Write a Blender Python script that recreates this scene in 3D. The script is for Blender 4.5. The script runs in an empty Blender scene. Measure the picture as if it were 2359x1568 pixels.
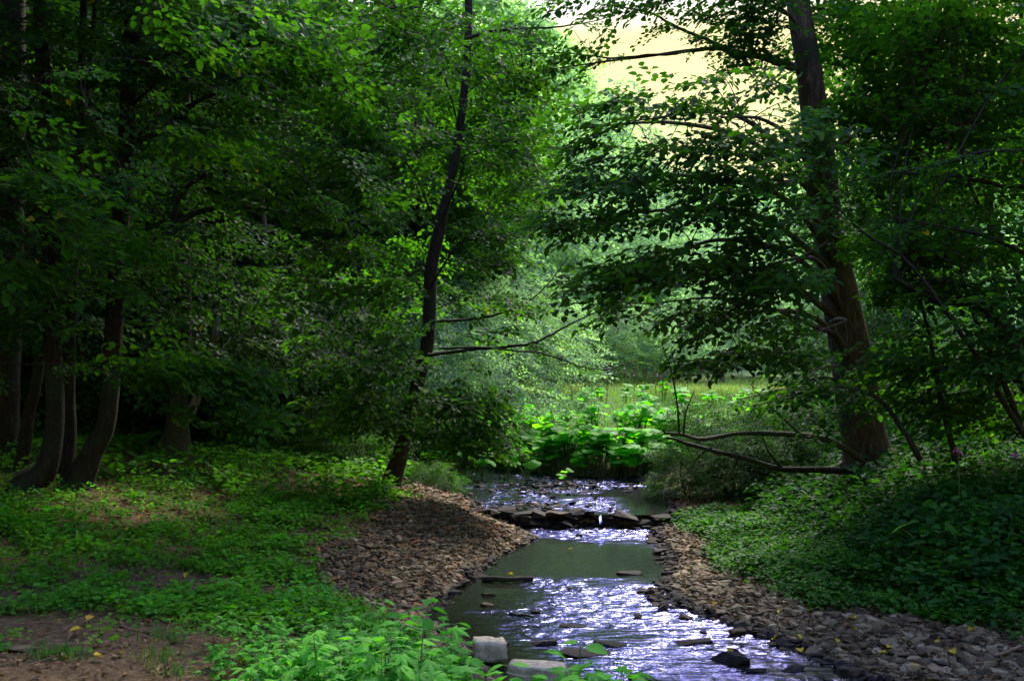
import bpy, bmesh, math
import numpy as np
from mathutils import Vector
R = math.radians
rng = np.random.default_rng(11)
sc = bpy.context.scene
col = sc.collection

# ---------------------------------------------------------------- camera, sky, sun, exposure
FP = 983.0
PITCH = math.atan(35 / FP)
CAM = np.array([0.0, 0.0, 1.9])
cd = bpy.data.cameras.new('camera'); cam = bpy.data.objects.new('camera', cd); col.objects.link(cam)
cd.sensor_width = 36; cd.lens = FP * 36 / 1024; cd.clip_start = 0.1; cd.clip_end = 3000
cam.location = CAM; cam.rotation_euler = (R(90) + PITCH, 0, 0)
sc.camera = cam
SUN_EL, SUN_AZ = 44, 20
world = bpy.data.worlds.new('World'); sc.world = world; world.use_nodes = True
wn = world.node_tree
sky = wn.nodes.new('ShaderNodeTexSky'); sky.sky_type = 'NISHITA'; sky.sun_disc = False
sky.sun_elevation = R(SUN_EL); sky.sun_rotation = R(SUN_AZ)
sky.air_density = 1.0; sky.dust_density = 1.2; sky.ozone_density = 3.0
wtc = wn.nodes.new('ShaderNodeTexCoord'); wsp = wn.nodes.new('ShaderNodeSeparateXYZ'); wrp = wn.nodes.new('ShaderNodeValToRGB'); wmx = wn.nodes.new('ShaderNodeMix')
wmx.data_type = 'RGBA'; wmx.blend_type = 'MULTIPLY'; wmx.inputs[0].default_value = 1
wn.links.new(wtc.outputs['Generated'], wsp.inputs[0]); wn.links.new(wsp.outputs[2], wrp.inputs[0])
we = wrp.color_ramp.elements; we[0].position = .0; we[0].color = (.34, .27, .10, 1); we[1].position = .75; we[1].color = (1.45, 1.34, 1.8, 1)
e_ = we.new(.33); e_.color = (.34, .27, .10, 1); e_ = we.new(.47); e_.color = (.95, .88, 1.05, 1)
wn.links.new(sky.outputs[0], wmx.inputs[6]); wn.links.new(wrp.outputs[0], wmx.inputs[7]); wn.links.new(wmx.outputs[2], wn.nodes['Background'].inputs[0])
wn.nodes['Background'].inputs[1].default_value = 0.15
sd = bpy.data.lights.new('sun', 'SUN'); sd.energy = 2.2; sd.angle = R(18); sd.color = (1.0, 0.93, 0.8)
sun = bpy.data.objects.new('sun', sd); col.objects.link(sun)
sdir = Vector((math.sin(R(SUN_AZ)) * math.cos(R(SUN_EL)), math.cos(R(SUN_AZ)) * math.cos(R(SUN_EL)), math.sin(R(SUN_EL))))
sun.rotation_euler = sdir.to_track_quat('Z', 'Y').to_euler()
vs = sc.view_settings
vs.view_transform = 'Standard'; vs.look = 'None'; vs.gamma = 1; vs.exposure = 2.15
cy = sc.cycles
cy.max_bounces = 5; cy.diffuse_bounces = 2; cy.glossy_bounces = 3; cy.transmission_bounces = 4
cy.transparent_max_bounces = 6; cy.volume_bounces = 0
cy.sample_clamp_indirect = 2.5; cy.caustics_reflective = False; cy.caustics_refractive = False

# ---------------------------------------------------------------- helpers
def P(x, y, Y):
    """a point of the place at depth Y, seen at picture position (x, y) of a 2359 x 1568 view"""
    u, v = x * 1024 / 2359, y * 680 / 1568
    dx, dy = (u - 512) / FP, (340 - v) / FP
    c, s = math.cos(PITCH), math.sin(PITCH)
    d = np.array([dx, c - s * dy, s + c * dy])
    return CAM + d * (Y / d[1])
def pxm(Y): return 1024 / 2359 / FP * Y      # metres per picture pixel at depth Y

def vnoise(x, y, seed=0):
    x = np.asarray(x, float); y = np.asarray(y, float)
    xi = np.floor(x).astype(np.int64); yi = np.floor(y).astype(np.int64)
    fx = x - xi; fy = y - yi
    fx = fx * fx * (3 - 2 * fx); fy = fy * fy * (3 - 2 * fy)
    def h(a, b):
        n = (a * 374761393 + b * 668265263 + seed * 974711) & 0x7fffffff
        n = ((n ^ (n >> 13)) * 1274126177) & 0x7fffffff
        return ((n ^ (n >> 16)) & 0xffff) / 65535.0
    return (h(xi, yi) * (1 - fx) + h(xi + 1, yi) * fx) * (1 - fy) + (h(xi, yi + 1) * (1 - fx) + h(xi + 1, yi + 1) * fx) * fy
def fnoise(x, y, seed=0, o=3):
    s = 0; a = 1; t = 0
    for k in range(o):
        s = s + a * vnoise(x * 2 ** k, y * 2 ** k, seed + k * 17); t += a; a *= .5
    return s / t
def sstep(a, b, x):
    t = np.clip((x - a) / (b - a), 0, 1); return t * t * (3 - 2 * t)

def mesh(name, V, F, mats, mi=None, tint=None, smooth=False, extra=None):
    me = bpy.data.meshes.new(name)
    V = np.ascontiguousarray(V, dtype=np.float32)
    Fs = F if isinstance(F, list) else [F]
    Fs = [np.asarray(f, dtype=np.int32) for f in Fs if len(f)]
    me.vertices.add(len(V)); me.vertices.foreach_set('co', V.ravel())
    loops = np.concatenate([f.ravel() for f in Fs]); tot = np.concatenate([np.full(len(f), f.shape[1]) for f in Fs])
    st = np.concatenate([[0], np.cumsum(tot)[:-1]])
    me.loops.add(len(loops)); me.loops.foreach_set('vertex_index', loops)
    me.polygons.add(len(tot)); me.polygons.foreach_set('loop_start', st.astype(np.int32)); me.polygons.foreach_set('loop_total', tot.astype(np.int32))
    for m in mats: me.materials.append(m)
    if mi is not None: me.polygons.foreach_set('material_index', np.asarray(mi, dtype=np.int32))
    me.polygons.foreach_set('use_smooth', np.full(len(tot), bool(smooth)))
    me.update(calc_edges=True)
    if tint is not None:
        at = me.attributes.new('tint', 'FLOAT', 'POINT'); at.data.foreach_set('value', np.asarray(tint, dtype=np.float32))
    for k, v in (extra or {}).items():
        at = me.attributes.new(k, 'FLOAT', 'POINT'); at.data.foreach_set('value', np.asarray(v, dtype=np.float32))
    return me
def obj(name, me, parent=None):
    o = bpy.data.objects.new(name, me); col.objects.link(o)
    if parent is not None: o.parent = parent
    return o
def tag(o, label, cat, group=None):
    o['label'] = label; o['category'] = cat
    if group: o['group'] = group
    return o
def thing(name, label, cat, loc, group=None):
    o = bpy.data.objects.new(name, None); col.objects.link(o); o.empty_display_size = .2
    o.location = [float(a) for a in loc]
    return tag(o, label, cat, group)
def kind(o, k): o['kind'] = k; return o

class Bag:
    """collects pieces of geometry for one mesh (quads and tris, per-vertex tint, per-face material)"""
    def __init__(s): s.V = []; s.F4 = []; s.F3 = []; s.m4 = []; s.m3 = []; s.t = []; s.n = 0
    def add(s, V, F, m=0, t=0.5):
        V = np.asarray(V, float); F = np.asarray(F)
        if len(V) == 0: return
        s.V.append(V); s.t.append(np.full(len(V), t) if np.isscalar(t) else np.asarray(t))
        mm = np.full(len(F), m) if np.isscalar(m) else np.asarray(m)
        if F.shape[1] == 4: s.F4.append(F + s.n); s.m4.append(mm)
        else: s.F3.append(F + s.n); s.m3.append(mm)
        s.n += len(V)
    def make(s, name, mats, parent=None, smooth=False, origin=None):
        V = np.concatenate(s.V)
        if parent is not None: V = V - np.array(parent.location)
        if origin is not None: V = V - np.asarray(origin)
        F = []; m = []
        if s.F4: F.append(np.concatenate(s.F4)); m.append(np.concatenate(s.m4))
        if s.F3: F.append(np.concatenate(s.F3)); m.append(np.concatenate(s.m3))
        me = mesh(name, V, F, mats, np.concatenate(m), np.concatenate(s.t), smooth)
        o = obj(name, me, parent)
        if origin is not None: o.location = [float(a) for a in origin]
        return o

def resample(p, n):
    p = np.asarray(p, float); k = len(p)
    q = np.vstack([2 * p[0] - p[1], p, 2 * p[-1] - p[-2]])
    t = np.linspace(0, k - 1 - 1e-9, n); i = t.astype(int); f = (t - i)[:, None]
    a, b, c, d = q[i], q[i + 1], q[i + 2], q[i + 3]
    return .5 * (2 * b + (c - a) * f + (2 * a - 5 * b + 4 * c - d) * f ** 2 + (3 * b - a - 3 * c + d) * f ** 3)
def tube(pts, rad, sides=8, rough=0.0, seed=0, cap=False):
    pts = np.asarray(pts, float); n = len(pts); rad = np.broadcast_to(rad, (n,)).astype(float)
    T = np.gradient(pts, axis=0); T /= np.linalg.norm(T, axis=1)[:, None] + 1e-9
    ref = np.array([0, 1.0, 0]) if abs(T[:, 1]).mean() < .8 else np.array([1.0, 0, 0])
    A = np.cross(T, ref); A /= np.linalg.norm(A, axis=1)[:, None] + 1e-9; B = np.cross(T, A)
    th = np.linspace(0, 2 * np.pi, sides, endpoint=False)
    r = rad[:, None] * np.ones((n, sides))
    if rough:
        L = np.concatenate([[0], np.cumsum(np.linalg.norm(np.diff(pts, axis=0), axis=1))])
        nz = fnoise(np.tile(np.cos(th) * 1.5 + 5, (n, 1)) + L[:, None] * .6, np.tile(np.sin(th) * 1.5 + 5, (n, 1)) + L[:, None] * 1.3, seed, 3) - .5
        r = r * (1 + rough * 2 * nz)
    V = pts[:, None] + A[:, None] * (np.cos(th)[None, :, None] * r[..., None]) + B[:, None] * (np.sin(th)[None, :, None] * r[..., None])
    V = V.reshape(-1, 3)
    i = np.arange(n - 1)[:, None] * sides; j = np.arange(sides); j2 = (j + 1) % sides
    F = np.stack([i + j, i + j2, i + sides + j2, i + sides + j], -1).reshape(-1, 4)
    return V, F

# ---------------------------------------------------------------- materials
def mat(name):
    m = bpy.data.materials.new(name); m.use_nodes = True; nt = m.node_tree; nt.nodes.clear()
    out = nt.nodes.new('ShaderNodeOutputMaterial'); return m, nt, out
def N(nt, t, **kw):
    n = nt.nodes.new(t)
    for k, v in kw.items():
        if k.startswith('i_'):
            n.inputs[k[2:].replace('_', ' ')].default_value = v
        else: setattr(n, k, v)
    return n
def ramp(nt, stops):
    n = nt.nodes.new('ShaderNodeValToRGB'); e = n.color_ramp.elements
    while len(e) < len(stops): e.new(0.5)
    for k, (p, c) in enumerate(stops): e[k].position = p; e[k].color = (*c, 1)
    return n
def leaf_mat(name, stops=None, trans=.38, tcol=1.9, rough=.66, spec=.14):
    m, nt, out = mat(name)
    a = N(nt, 'ShaderNodeAttribute', attribute_name='tint')
    r = ramp(nt, stops); nt.links.new(a.outputs['Fac'], r.inputs[0])
    p = N(nt, 'ShaderNodeBsdfPrincipled'); p.inputs['Roughness'].default_value = rough; p.inputs['Specular IOR Level'].default_value = spec
    nt.links.new(r.outputs[0], p.inputs['Base Color'])
    t = N(nt, 'ShaderNodeBsdfTranslucent')
    mx = N(nt, 'ShaderNodeMix', data_type='RGBA', blend_type='MULTIPLY'); mx.inputs[0].default_value = 1
    nt.links.new(r.outputs[0], mx.inputs[6]); mx.inputs[7].default_value = (tcol * 1.1, tcol * 1.25, tcol * .4, 1)
    nt.links.new(mx.outputs[2], t.inputs[0])
    s = N(nt, 'ShaderNodeMixShader'); s.inputs[0].default_value = trans
    nt.links.new(p.outputs[0], s.inputs[1]); nt.links.new(t.outputs[0], s.inputs[2]); nt.links.new(s.outputs[0], out.inputs[0])
    return m
Y_ = (.42, .30, .015)
M = {}
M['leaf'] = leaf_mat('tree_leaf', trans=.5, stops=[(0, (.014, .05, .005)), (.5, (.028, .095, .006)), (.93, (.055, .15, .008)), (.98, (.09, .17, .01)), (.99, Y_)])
M['leaf_shaded'] = leaf_mat('shaded_tree_leaf', [(0, (.012, .042, .006)), (.5, (.024, .078, .009)), (.93, (.045, .13, .012)), (.98, (.06, .14, .012)), (.99, Y_)])  # tree leaf darkened: the wood's shade is put into the colour
M['leaf_hazed'] = leaf_mat('haze_tinted_leaf', [(0, (.08, .16, .11)), (.5, (.14, .25, .17)), (1, (.24, .36, .25))], trans=.5)  # distance haze painted into the leaf colour of far trees
M['herb'] = leaf_mat('herb_leaf', [(0, (.022, .085, .005)), (.5, (.05, .17, .008)), (1, (.11, .27, .012))], trans=.4)
M['herb_shaded'] = leaf_mat('herb_leaf_shaded', [(0, (.010, .045, .006)), (.5, (.022, .09, .008)), (1, (.06, .19, .014))], trans=.35)  # darker copy of the herb leaf, with shade put into its colour
M['fresh'] = leaf_mat('fresh_leaf', [(0, (.045, .20, .015)), (.5, (.07, .30, .02)), (1, (.13, .38, .025))], trans=.42)
M['butter'] = leaf_mat('butterbur_leaf', [(0, (.05, .22, .006)), (.5, (.08, .32, .008)), (1, (.15, .38, .012))], trans=.55, rough=.6, spec=.12)
M['grass'] = leaf_mat('grass_blade', [(0, (.03, .11, .015)), (.5, (.07, .17, .03)), (.8, (.16, .2, .06)), (1, (.26, .2, .1))], trans=.4)
M['litter'] = leaf_mat('fallen_leaves', [(0, (.05, .03, .018)), (.4, (.12, .065, .03)), (.75, (.22, .11, .04)), (.95, (.26, .17, .07)), (1, Y_)], trans=.1)
M['yellow'] = leaf_mat('yellow_leaf', [(0, (.4, .24, .015)), (1, (.5, .36, .02))], trans=.2, tcol=1.2)
def bark(name, c1, c2, c3, scale=9, bump=.5):
    m, nt, out = mat(name)
    tc = N(nt, 'ShaderNodeTexCoord'); mp = N(nt, 'ShaderNodeMapping'); mp.inputs['Scale'].default_value = (scale, scale, scale * .22)
    nt.links.new(tc.outputs['Object'], mp.inputs[0])
    n = N(nt, 'ShaderNodeTexNoise'); n.inputs['Scale'].default_value = 3; n.inputs['Detail'].default_value = 7; n.inputs['Roughness'].default_value = .7
    nt.links.new(mp.outputs[0], n.inputs[0])
    n2 = N(nt, 'ShaderNodeTexNoise'); n2.inputs['Scale'].default_value = 2.3; n2.inputs['Detail'].default_value = 4
    nt.links.new(tc.outputs['Object'], n2.inputs[0])
    r = ramp(nt, [(.3, c1), (.55, c2), (.75, c3)]); nt.links.new(n.outputs[0], r.inputs[0])
    r2 = ramp(nt, [(.5, (0, 0, 0)), (.68, (1, 1, 1))]); nt.links.new(n2.outputs[0], r2.inputs[0])
    mx = N(nt, 'ShaderNodeMix', data_type='RGBA'); nt.links.new(r2.outputs[0], mx.inputs[0]); nt.links.new(r.outputs[0], mx.inputs[6]); mx.inputs[7].default_value = (.035, .05, .018, 1)
    p = N(nt, 'ShaderNodeBsdfPrincipled'); p.inputs['Roughness'].default_value = .85; p.inputs['Specular IOR Level'].default_value = .2
    nt.links.new(mx.outputs[2], p.inputs['Base Color'])
    b = N(nt, 'ShaderNodeBump'); b.inputs['Strength'].default_value = bump; b.inputs['Distance'].default_value = .03
    nt.links.new(n.outputs[0], b.inputs['Height']); nt.links.new(b.outputs[0], p.inputs['Normal'])
    nt.links.new(p.outputs[0], out.inputs[0]); return m
M['bark'] = bark('dark_bark', (.012, .009, .006), (.04, .028, .018), (.09, .065, .042), 9, .8)
M['bark_brown'] = bark('brown_bark', (.018, .010, .006), (.10, .06, .033), (.26, .20, .14), 8, 1.0)
M['bark_pale'] = bark('pale_bark', (.10, .085, .06), (.24, .2, .15), (.36, .31, .24), 7, .4)
M['twig'] = bark('twig_bark', (.03, .02, .013), (.07, .045, .03), (.11, .08, .055), 20, .1)
M['wood'] = bark('bare_wood', (.12, .06, .03), (.26, .15, .08), (.36, .24, .14), 12, .4)
M['moss'] = bark('mossy_bark', (.03, .03, .012), (.07, .06, .025), (.10, .11, .03), 8, .6)
def stone_mat(name, stops, rough, sp, nscale=14):
    m, nt, out = mat(name)
    a = N(nt, 'ShaderNodeAttribute', attribute_name='tint')
    r = ramp(nt, stops); nt.links.new(a.outputs['Fac'], r.inputs[0])
    tc = N(nt, 'ShaderNodeTexCoord'); n = N(nt, 'ShaderNodeTexNoise'); n.inputs['Scale'].default_value = nscale; n.inputs['Detail'].default_value = 6; n.inputs['Roughness'].default_value = .65
    nt.links.new(tc.outputs['Object'], n.inputs[0])
    r2 = ramp(nt, [(.3, (.55, .55, .55)), (.7, (1.3, 1.3, 1.25))]); nt.links.new(n.outputs[0], r2.inputs[0])
    mx = N(nt, 'ShaderNodeMix', data_type='RGBA', blend_type='MULTIPLY'); mx.inputs[0].default_value = 1
    nt.links.new(r.outputs[0], mx.inputs[6]); nt.links.new(r2.outputs[0], mx.inputs[7])
    p = N(nt, 'ShaderNodeBsdfPrincipled'); p.inputs['Roughness'].default_value = rough; p.inputs['Specular IOR Level'].default_value = sp
    nt.links.new(mx.outputs[2], p.inputs['Base Color'])
    b = N(nt, 'ShaderNodeBump'); b.inputs['Strength'].default_value = .5; b.inputs['Distance'].default_value = .01
    nt.links.new(n.outputs[0], b.inputs['Height']); nt.links.new(b.outputs[0], p.inputs['Normal'])
    nt.links.new(p.outputs[0], out.inputs[0]); return m
M['stone'] = stone_mat('dry_slate', [(0, (.028, .019, .009)), (.35, (.085, .058, .027)), (.7, (.165, .118, .058)), (.88, (.26, .20, .115)), (1, (.26, .09, .025))], .85, .2)
M['wet'] = stone_mat('wet_slate', [(0, (.012, .011, .010)), (.6, (.035, .028, .022)), (1, (.08, .055, .035))], .8, .08)
M['block'] = stone_mat('pale_block', [(0, (.34, .27, .15)), (1, (.5, .41, .26))], .8, .25, 20)

# ground: soil with leaf bits, gravel colour near the stream, greenish further away
m, nt, out = mat('soil'); M['soil'] = m
tc = N(nt, 'ShaderNodeTexCoord')
n1 = N(nt, 'ShaderNodeTexNoise'); n1.inputs['Scale'].default_value = 26; n1.inputs['Detail'].default_value = 8; n1.inputs['Roughness'].default_value = .7
n2 = N(nt, 'ShaderNodeTexNoise'); n2.inputs['Scale'].default_value = 1.4; n2.inputs['Detail'].default_value = 5
nt.links.new(tc.outputs['Object'], n1.inputs[0]); nt.links.new(tc.outputs['Object'], n2.inputs[0])
r1 = ramp(nt, [(.3, (.035, .022, .009)), (.55, (.12, .078, .034)), (.75, (.24, .17, .085))]); nt.links.new(n1.outputs[0], r1.inputs[0])
r2 = ramp(nt, [(.35, (.8, .8, .8)), (.65, (1.15, 1.1, 1.05))]); nt.links.new(n2.outputs[0], r2.inputs[0])
mx = N(nt, 'ShaderNodeMix', data_type='RGBA', blend_type='MULTIPLY'); mx.inputs[0].default_value = 1
nt.links.new(r1.outputs[0], mx.inputs[6]); nt.links.new(r2.outputs[0], mx.inputs[7])
ga = N(nt, 'ShaderNodeAttribute', attribute_name='tint')
gr = ramp(nt, [(.3, (.03, .075, .018)), (.7, (.075, .14, .035))]); nt.links.new(n2.outputs[0], gr.inputs[0])
mg = N(nt, 'ShaderNodeMix', data_type='RGBA'); nt.links.new(ga.outputs['Fac'], mg.inputs[0]); nt.links.new(mx.outputs[2], mg.inputs[6]); nt.links.new(gr.outputs[0], mg.inputs[7])
p = N(nt, 'ShaderNodeBsdfPrincipled'); p.inputs['Roughness'].default_value = .95; p.inputs['Specular IOR Level'].default_value = .15
nt.links.new(mg.outputs[2], p.inputs['Base Color'])
b = N(nt, 'ShaderNodeBump'); b.inputs['Strength'].default_value = .7; b.inputs['Distance'].default_value = .03
nt.links.new(n1.outputs[0], b.inputs['Height']); nt.links.new(b.outputs[0], p.inputs['Normal']); nt.links.new(p.outputs[0], out.inputs[0])

# water: clear shallow water, fresnel reflection over a tinted see-through body; ripples from the 'riffle' attribute
m, nt, out = mat('stream_water'); M['water'] = m
tc = N(nt, 'ShaderNodeTexCoord')
def wnoise(scale, mapscale, detail):
    mp = N(nt, 'ShaderNodeMapping'); mp.inputs['Scale'].default_value = mapscale; nt.links.new(tc.outputs['Object'], mp.inputs[0])
    n = N(nt, 'ShaderNodeTexNoise'); n.inputs['Scale'].default_value = scale; n.inputs['Detail'].default_value = detail; n.inputs['Roughness'].default_value = .6; n.inputs['Distortion'].default_value = .6
    nt.links.new(mp.outputs[0], n.inputs[0]); return n
wa = wnoise(9, (.6, 1.6, 1), 3); wb = wnoise(3.2, (.5, 1.8, 1), 2)
at = N(nt, 'ShaderNodeAttribute', attribute_name='riffle')
add = N(nt, 'ShaderNodeMath', operation='ADD'); nt.links.new(wa.outputs[0], add.inputs[0]); nt.links.new(wb.outputs[0], add.inputs[1])
mu = N(nt, 'ShaderNodeMath', operation='MULTIPLY_ADD'); nt.links.new(at.outputs['Fac'], mu.inputs[0]); mu.inputs[1].default_value = .94; mu.inputs[2].default_value = .03
b = N(nt, 'ShaderNodeBump'); b.inputs['Distance'].default_value = .024; nt.links.new(mu.outputs[0], b.inputs['Strength']); nt.links.new(add.outputs[0], b.inputs['Height'])
fr = N(nt, 'ShaderNodeFresnel'); fr.inputs['IOR'].default_value = 1.5; nt.links.new(b.outputs[0], fr.inputs['Normal'])
gl = N(nt, 'ShaderNodeBsdfGlossy'); gl.inputs['Roughness'].default_value = .09; gl.inputs['Color'].default_value = (.36, .37, .74, 1); nt.links.new(b.outputs[0], gl.inputs['Normal'])  # the sky's violet is painted into the gloss colour
tr = N(nt, 'ShaderNodeBsdfTransparent'); tr.inputs[0].default_value = (.42, .46, .30, 1)
df = N(nt, 'ShaderNodeBsdfDiffuse'); df.inputs[0].default_value = (.035, .04, .02, 1)
m1 = N(nt, 'ShaderNodeMixShader'); m1.inputs[0].default_value = .45; nt.links.new(tr.outputs[0], m1.inputs[1]); nt.links.new(df.outputs[0], m1.inputs[2])
m2 = N(nt, 'ShaderNodeMixShader'); cap = N(nt, 'ShaderNodeMath', operation='MULTIPLY_ADD', use_clamp=True); cap.inputs[1].default_value = .17; nt.links.new(at.outputs['Fac'], cap.inputs[0]); nt.links.new(fr.outputs[0], cap.inputs[2]); nt.links.new(cap.outputs[0], m2.inputs[0]); nt.links.new(m1.outputs[0], m2.inputs[1]); nt.links.new(gl.outputs[0], m2.inputs[2])
nt.links.new(m2.outputs[0], out.inputs[0])
def flat(name, c, rough=.6):
    m, nt, out = mat(name); tc = N(nt, 'ShaderNodeTexCoord'); n = N(nt, 'ShaderNodeTexNoise'); n.inputs['Scale'].default_value = 30; nt.links.new(tc.outputs['Object'], n.inputs[0])
    r = ramp(nt, [(.3, tuple(a * .75 for a in c)), (.7, c)]); nt.links.new(n.outputs[0], r.inputs[0])
    p = N(nt, 'ShaderNodeBsdfPrincipled'); p.inputs['Roughness'].default_value = rough; nt.links.new(r.outputs[0], p.inputs['Base Color']); nt.links.new(p.outputs[0], out.inputs[0]); return m
M['stalk'] = flat('green_stalk', (.09, .13, .04)); M['stalk_brown'] = flat('brown_stalk', (.2, .12, .06))
M['white_fl'] = flat('cream_flower', (.75, .7, .5)); M['pink'] = flat('pink_flower', (.6, .1, .35))

# ---------------------------------------------------------------- terrain
YT = [-30, 0, 3, 5, 5.5, 6.1, 6.77, 7.34, 8.03, 8.85, 9.64, 10.6, 11.6, 12.3, 12.6, 15, 16.9, 17.6, 19, 22, 30, 45, 70, 400]
LT = [1.5, .9, .7, .45, .28, .0, -.33, -.55, -.69, -.47, -.38, -.04, .3, .05, -.45, -.8, -1.05, -1.8, -3, -5.5, -11, -20, -34, -200]
RT = [4.6, 3.3, 2.85, 2.55, 2.42, 2.25, 1.98, 1.78, 1.42, 1.35, 1.53, 1.64, 1.67, 1.8, 2.05, 2.4, 2.0, .7, -.6, -2.8, -8, -16, -28, -190]
def edges(y): return np.interp(y, YT, LT), np.interp(y, YT, RT)
WU = .14
def wl(y): return np.where(np.asarray(y) < 12.45, 0.0, WU)
def E(a):   # height of the far valley side by direction
    return np.interp(a, [-1.5, -.6, -.2, 0, .05, .09, .12, .16, .3, .38, .5, .8, 1.5], [.45, .42, .38, .33, .29, .23, .18, .15, .14, .17, .21, .25, .3])
def H(x, y):
    x = np.asarray(x, float); y = np.asarray(y, float)
    Le, Re = edges(y)
    wob = (fnoise(x * 1.7 + 3, y * 1.7, 5) - .5) * .35 * sstep(60, 20, np.abs(y))
    dl = Le - x + wob; dr = x - Re + wob
    w = np.interp(y, [12.3, 12.6], [0, WU])
    zl = np.interp(dl, [0, .3, 1, 2.5, 5, 8, 12, 20, 40, 90, 400], [0, .09, .27, .42, .66, .9, 1.7, 5, 14, 38, 60])
    far = sstep(60, 120, y); zl = zl * (1 - far) + np.minimum(zl, 1.2) * far
    k = sstep(14, 20, y) * sstep(30, 5, dl)
    zr_n = np.interp(dr, [0, .5, 1.2, 1.8, 2.5, 3.2, 6, 12, 30, 400], [0, .06, .16, .36, .68, .8, 1.15, 1.5, 1.9, 3])
    zr_f = np.interp(dr, [0, .3, 1, 4, 8, 400], [0, .16, .34, .85, 1.1, 1.2]) + .008 * np.clip(y - 17, 0, 60)
    t = sstep(14.5, 17.5, y); zr = zr_n * (1 - t) + zr_f * t
    bed = -.05 - .09 * sstep(0, .5, np.minimum(-dl, -dr)) - .05 * fnoise(x * 4, y * 4, 9)
    z = w + np.where(dl > 0, zl, np.where(dr > 0, zr, bed * np.minimum(1, np.minimum(-dl, -dr) / .12 + .0)))
    # hills closing the valley
    a = x / np.maximum(y, 1)
    hill = E(a) * y * sstep(50, 150, y) * np.where(y > 170, 170 / np.maximum(y, 1), 1)
    z = z + hill + 5 * sstep(60, 130, y) * (fnoise(x / 30, y / 30, 3) - .3)
    out_ = np.maximum(dl, dr)
    z = z + np.clip(out_, 0, 1) * (.10 * (fnoise(x * 1.3, y * 1.3, 21) - .5) + .035 * (fnoise(x * 7, y * 7, 22) - .5)) * sstep(200, 40, y)
    z = z + .12 * np.exp(-((x + 1.15) / .7) ** 2 - ((y - 11.3) / 1.2) ** 2)      # gravel mound by the leaning tree
    return z
def Hs(x, y): return float(H(np.array([x]), np.array([y]))[0])
def axis(a, b, step, lo, hi, g=1.12):
    c = list(np.arange(a, b, step)); s = step
    while c[-1] < hi: s *= g; c.append(c[-1] + s)
    s = step; d = []
    x = a
    while x > lo: s *= g; x -= s; d.append(x)
    return np.array(d[::-1] + c)
xs = axis(-6, 6, .06, -230, 230, 1.1); ys = axis(3.5, 19, .07, -50, 270, 1.08)
X, Yg = np.meshgrid(xs, ys); Z = H(X, Yg)
nx, ny = len(xs), len(ys)
i = np.arange(ny - 1)[:, None] * nx; j = np.arange(nx - 1)
F = np.stack([i + j, i + j + 1, i + nx + j + 1, i + nx + j], -1).reshape(-1, 4)
green = sstep(14, 22, Yg) * .9 + sstep(12, 25, np.abs(X)) * .9
ground = kind(obj('ground', mesh('ground', np.stack([X, Yg, Z], -1).reshape(-1, 3), F, [M['soil']], None, np.clip(green, 0, 1).ravel(), True)), 'structure')

# ---------------------------------------------------------------- water
def riffle(x, y):
    le, re = edges(y)
    s = (x - le) / (re - le)
    low = sstep(.45, .0, y - 9.1 - .7 * (fnoise(x * 1.8, y * 1.8, 37) - .5)) * sstep(.08, .42, s + .25 * (fnoise(x * 2, y * 2.5, 31) - .5) + .1 * sstep(7, 5.5, y))
    mid = sstep(11.0, 11.5, y + .5 * (x - 1)) * (y < 12.5)
    up = sstep(12.5, 12.8, y) * np.clip(sstep(1.7, 1.2, x + .4 * (fnoise(x * 3, y * 1.2, 33) - .5)) + sstep(15.2, 15.8, y), 0, 1)
    r = np.maximum(np.maximum(low, mid), up)
    patch = sstep(.30, .5, fnoise(x * 1.3, y * 2.2, 35, 3))
    return r * (.35 + .65 * patch)
def water(name, y0, y1, step, z0):
    yy = np.arange(y0, y1, step); nn = 150
    le, re = edges(yy); t = np.linspace(-.18, 1.18, nn)
    Xw = le[:, None] + (re - le)[:, None] * t; Yw = np.repeat(yy[:, None], nn, 1)
    r = riffle(Xw, Yw)
    Zw = z0 + r * (.018 * (fnoise(Xw * 5, Yw * 9, 41, 3) - .5) + .016 * (fnoise(Xw * 14, Yw * 22, 42, 2) - .5)) 
    Zw = Zw + .02 * (Yw - y0) / (y1 - y0) * 0
    i = np.arange(len(yy) - 1)[:, None] * nn; j = np.arange(nn - 1)
    F = np.stack([i + j, i + j + 1, i + nn + j + 1, i + nn + j], -1).reshape(-1, 4)
    return kind(obj(name, mesh(name, np.stack([Xw, Yw, Zw], -1).reshape(-1, 3), F, [M['water']], None, None, True, {'riffle': r.ravel()})), 'structure')
water('stream_water', -4, 12.52, .022, 0.0)
water('stream_water', 12.5, 60, .05, WU)

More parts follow.
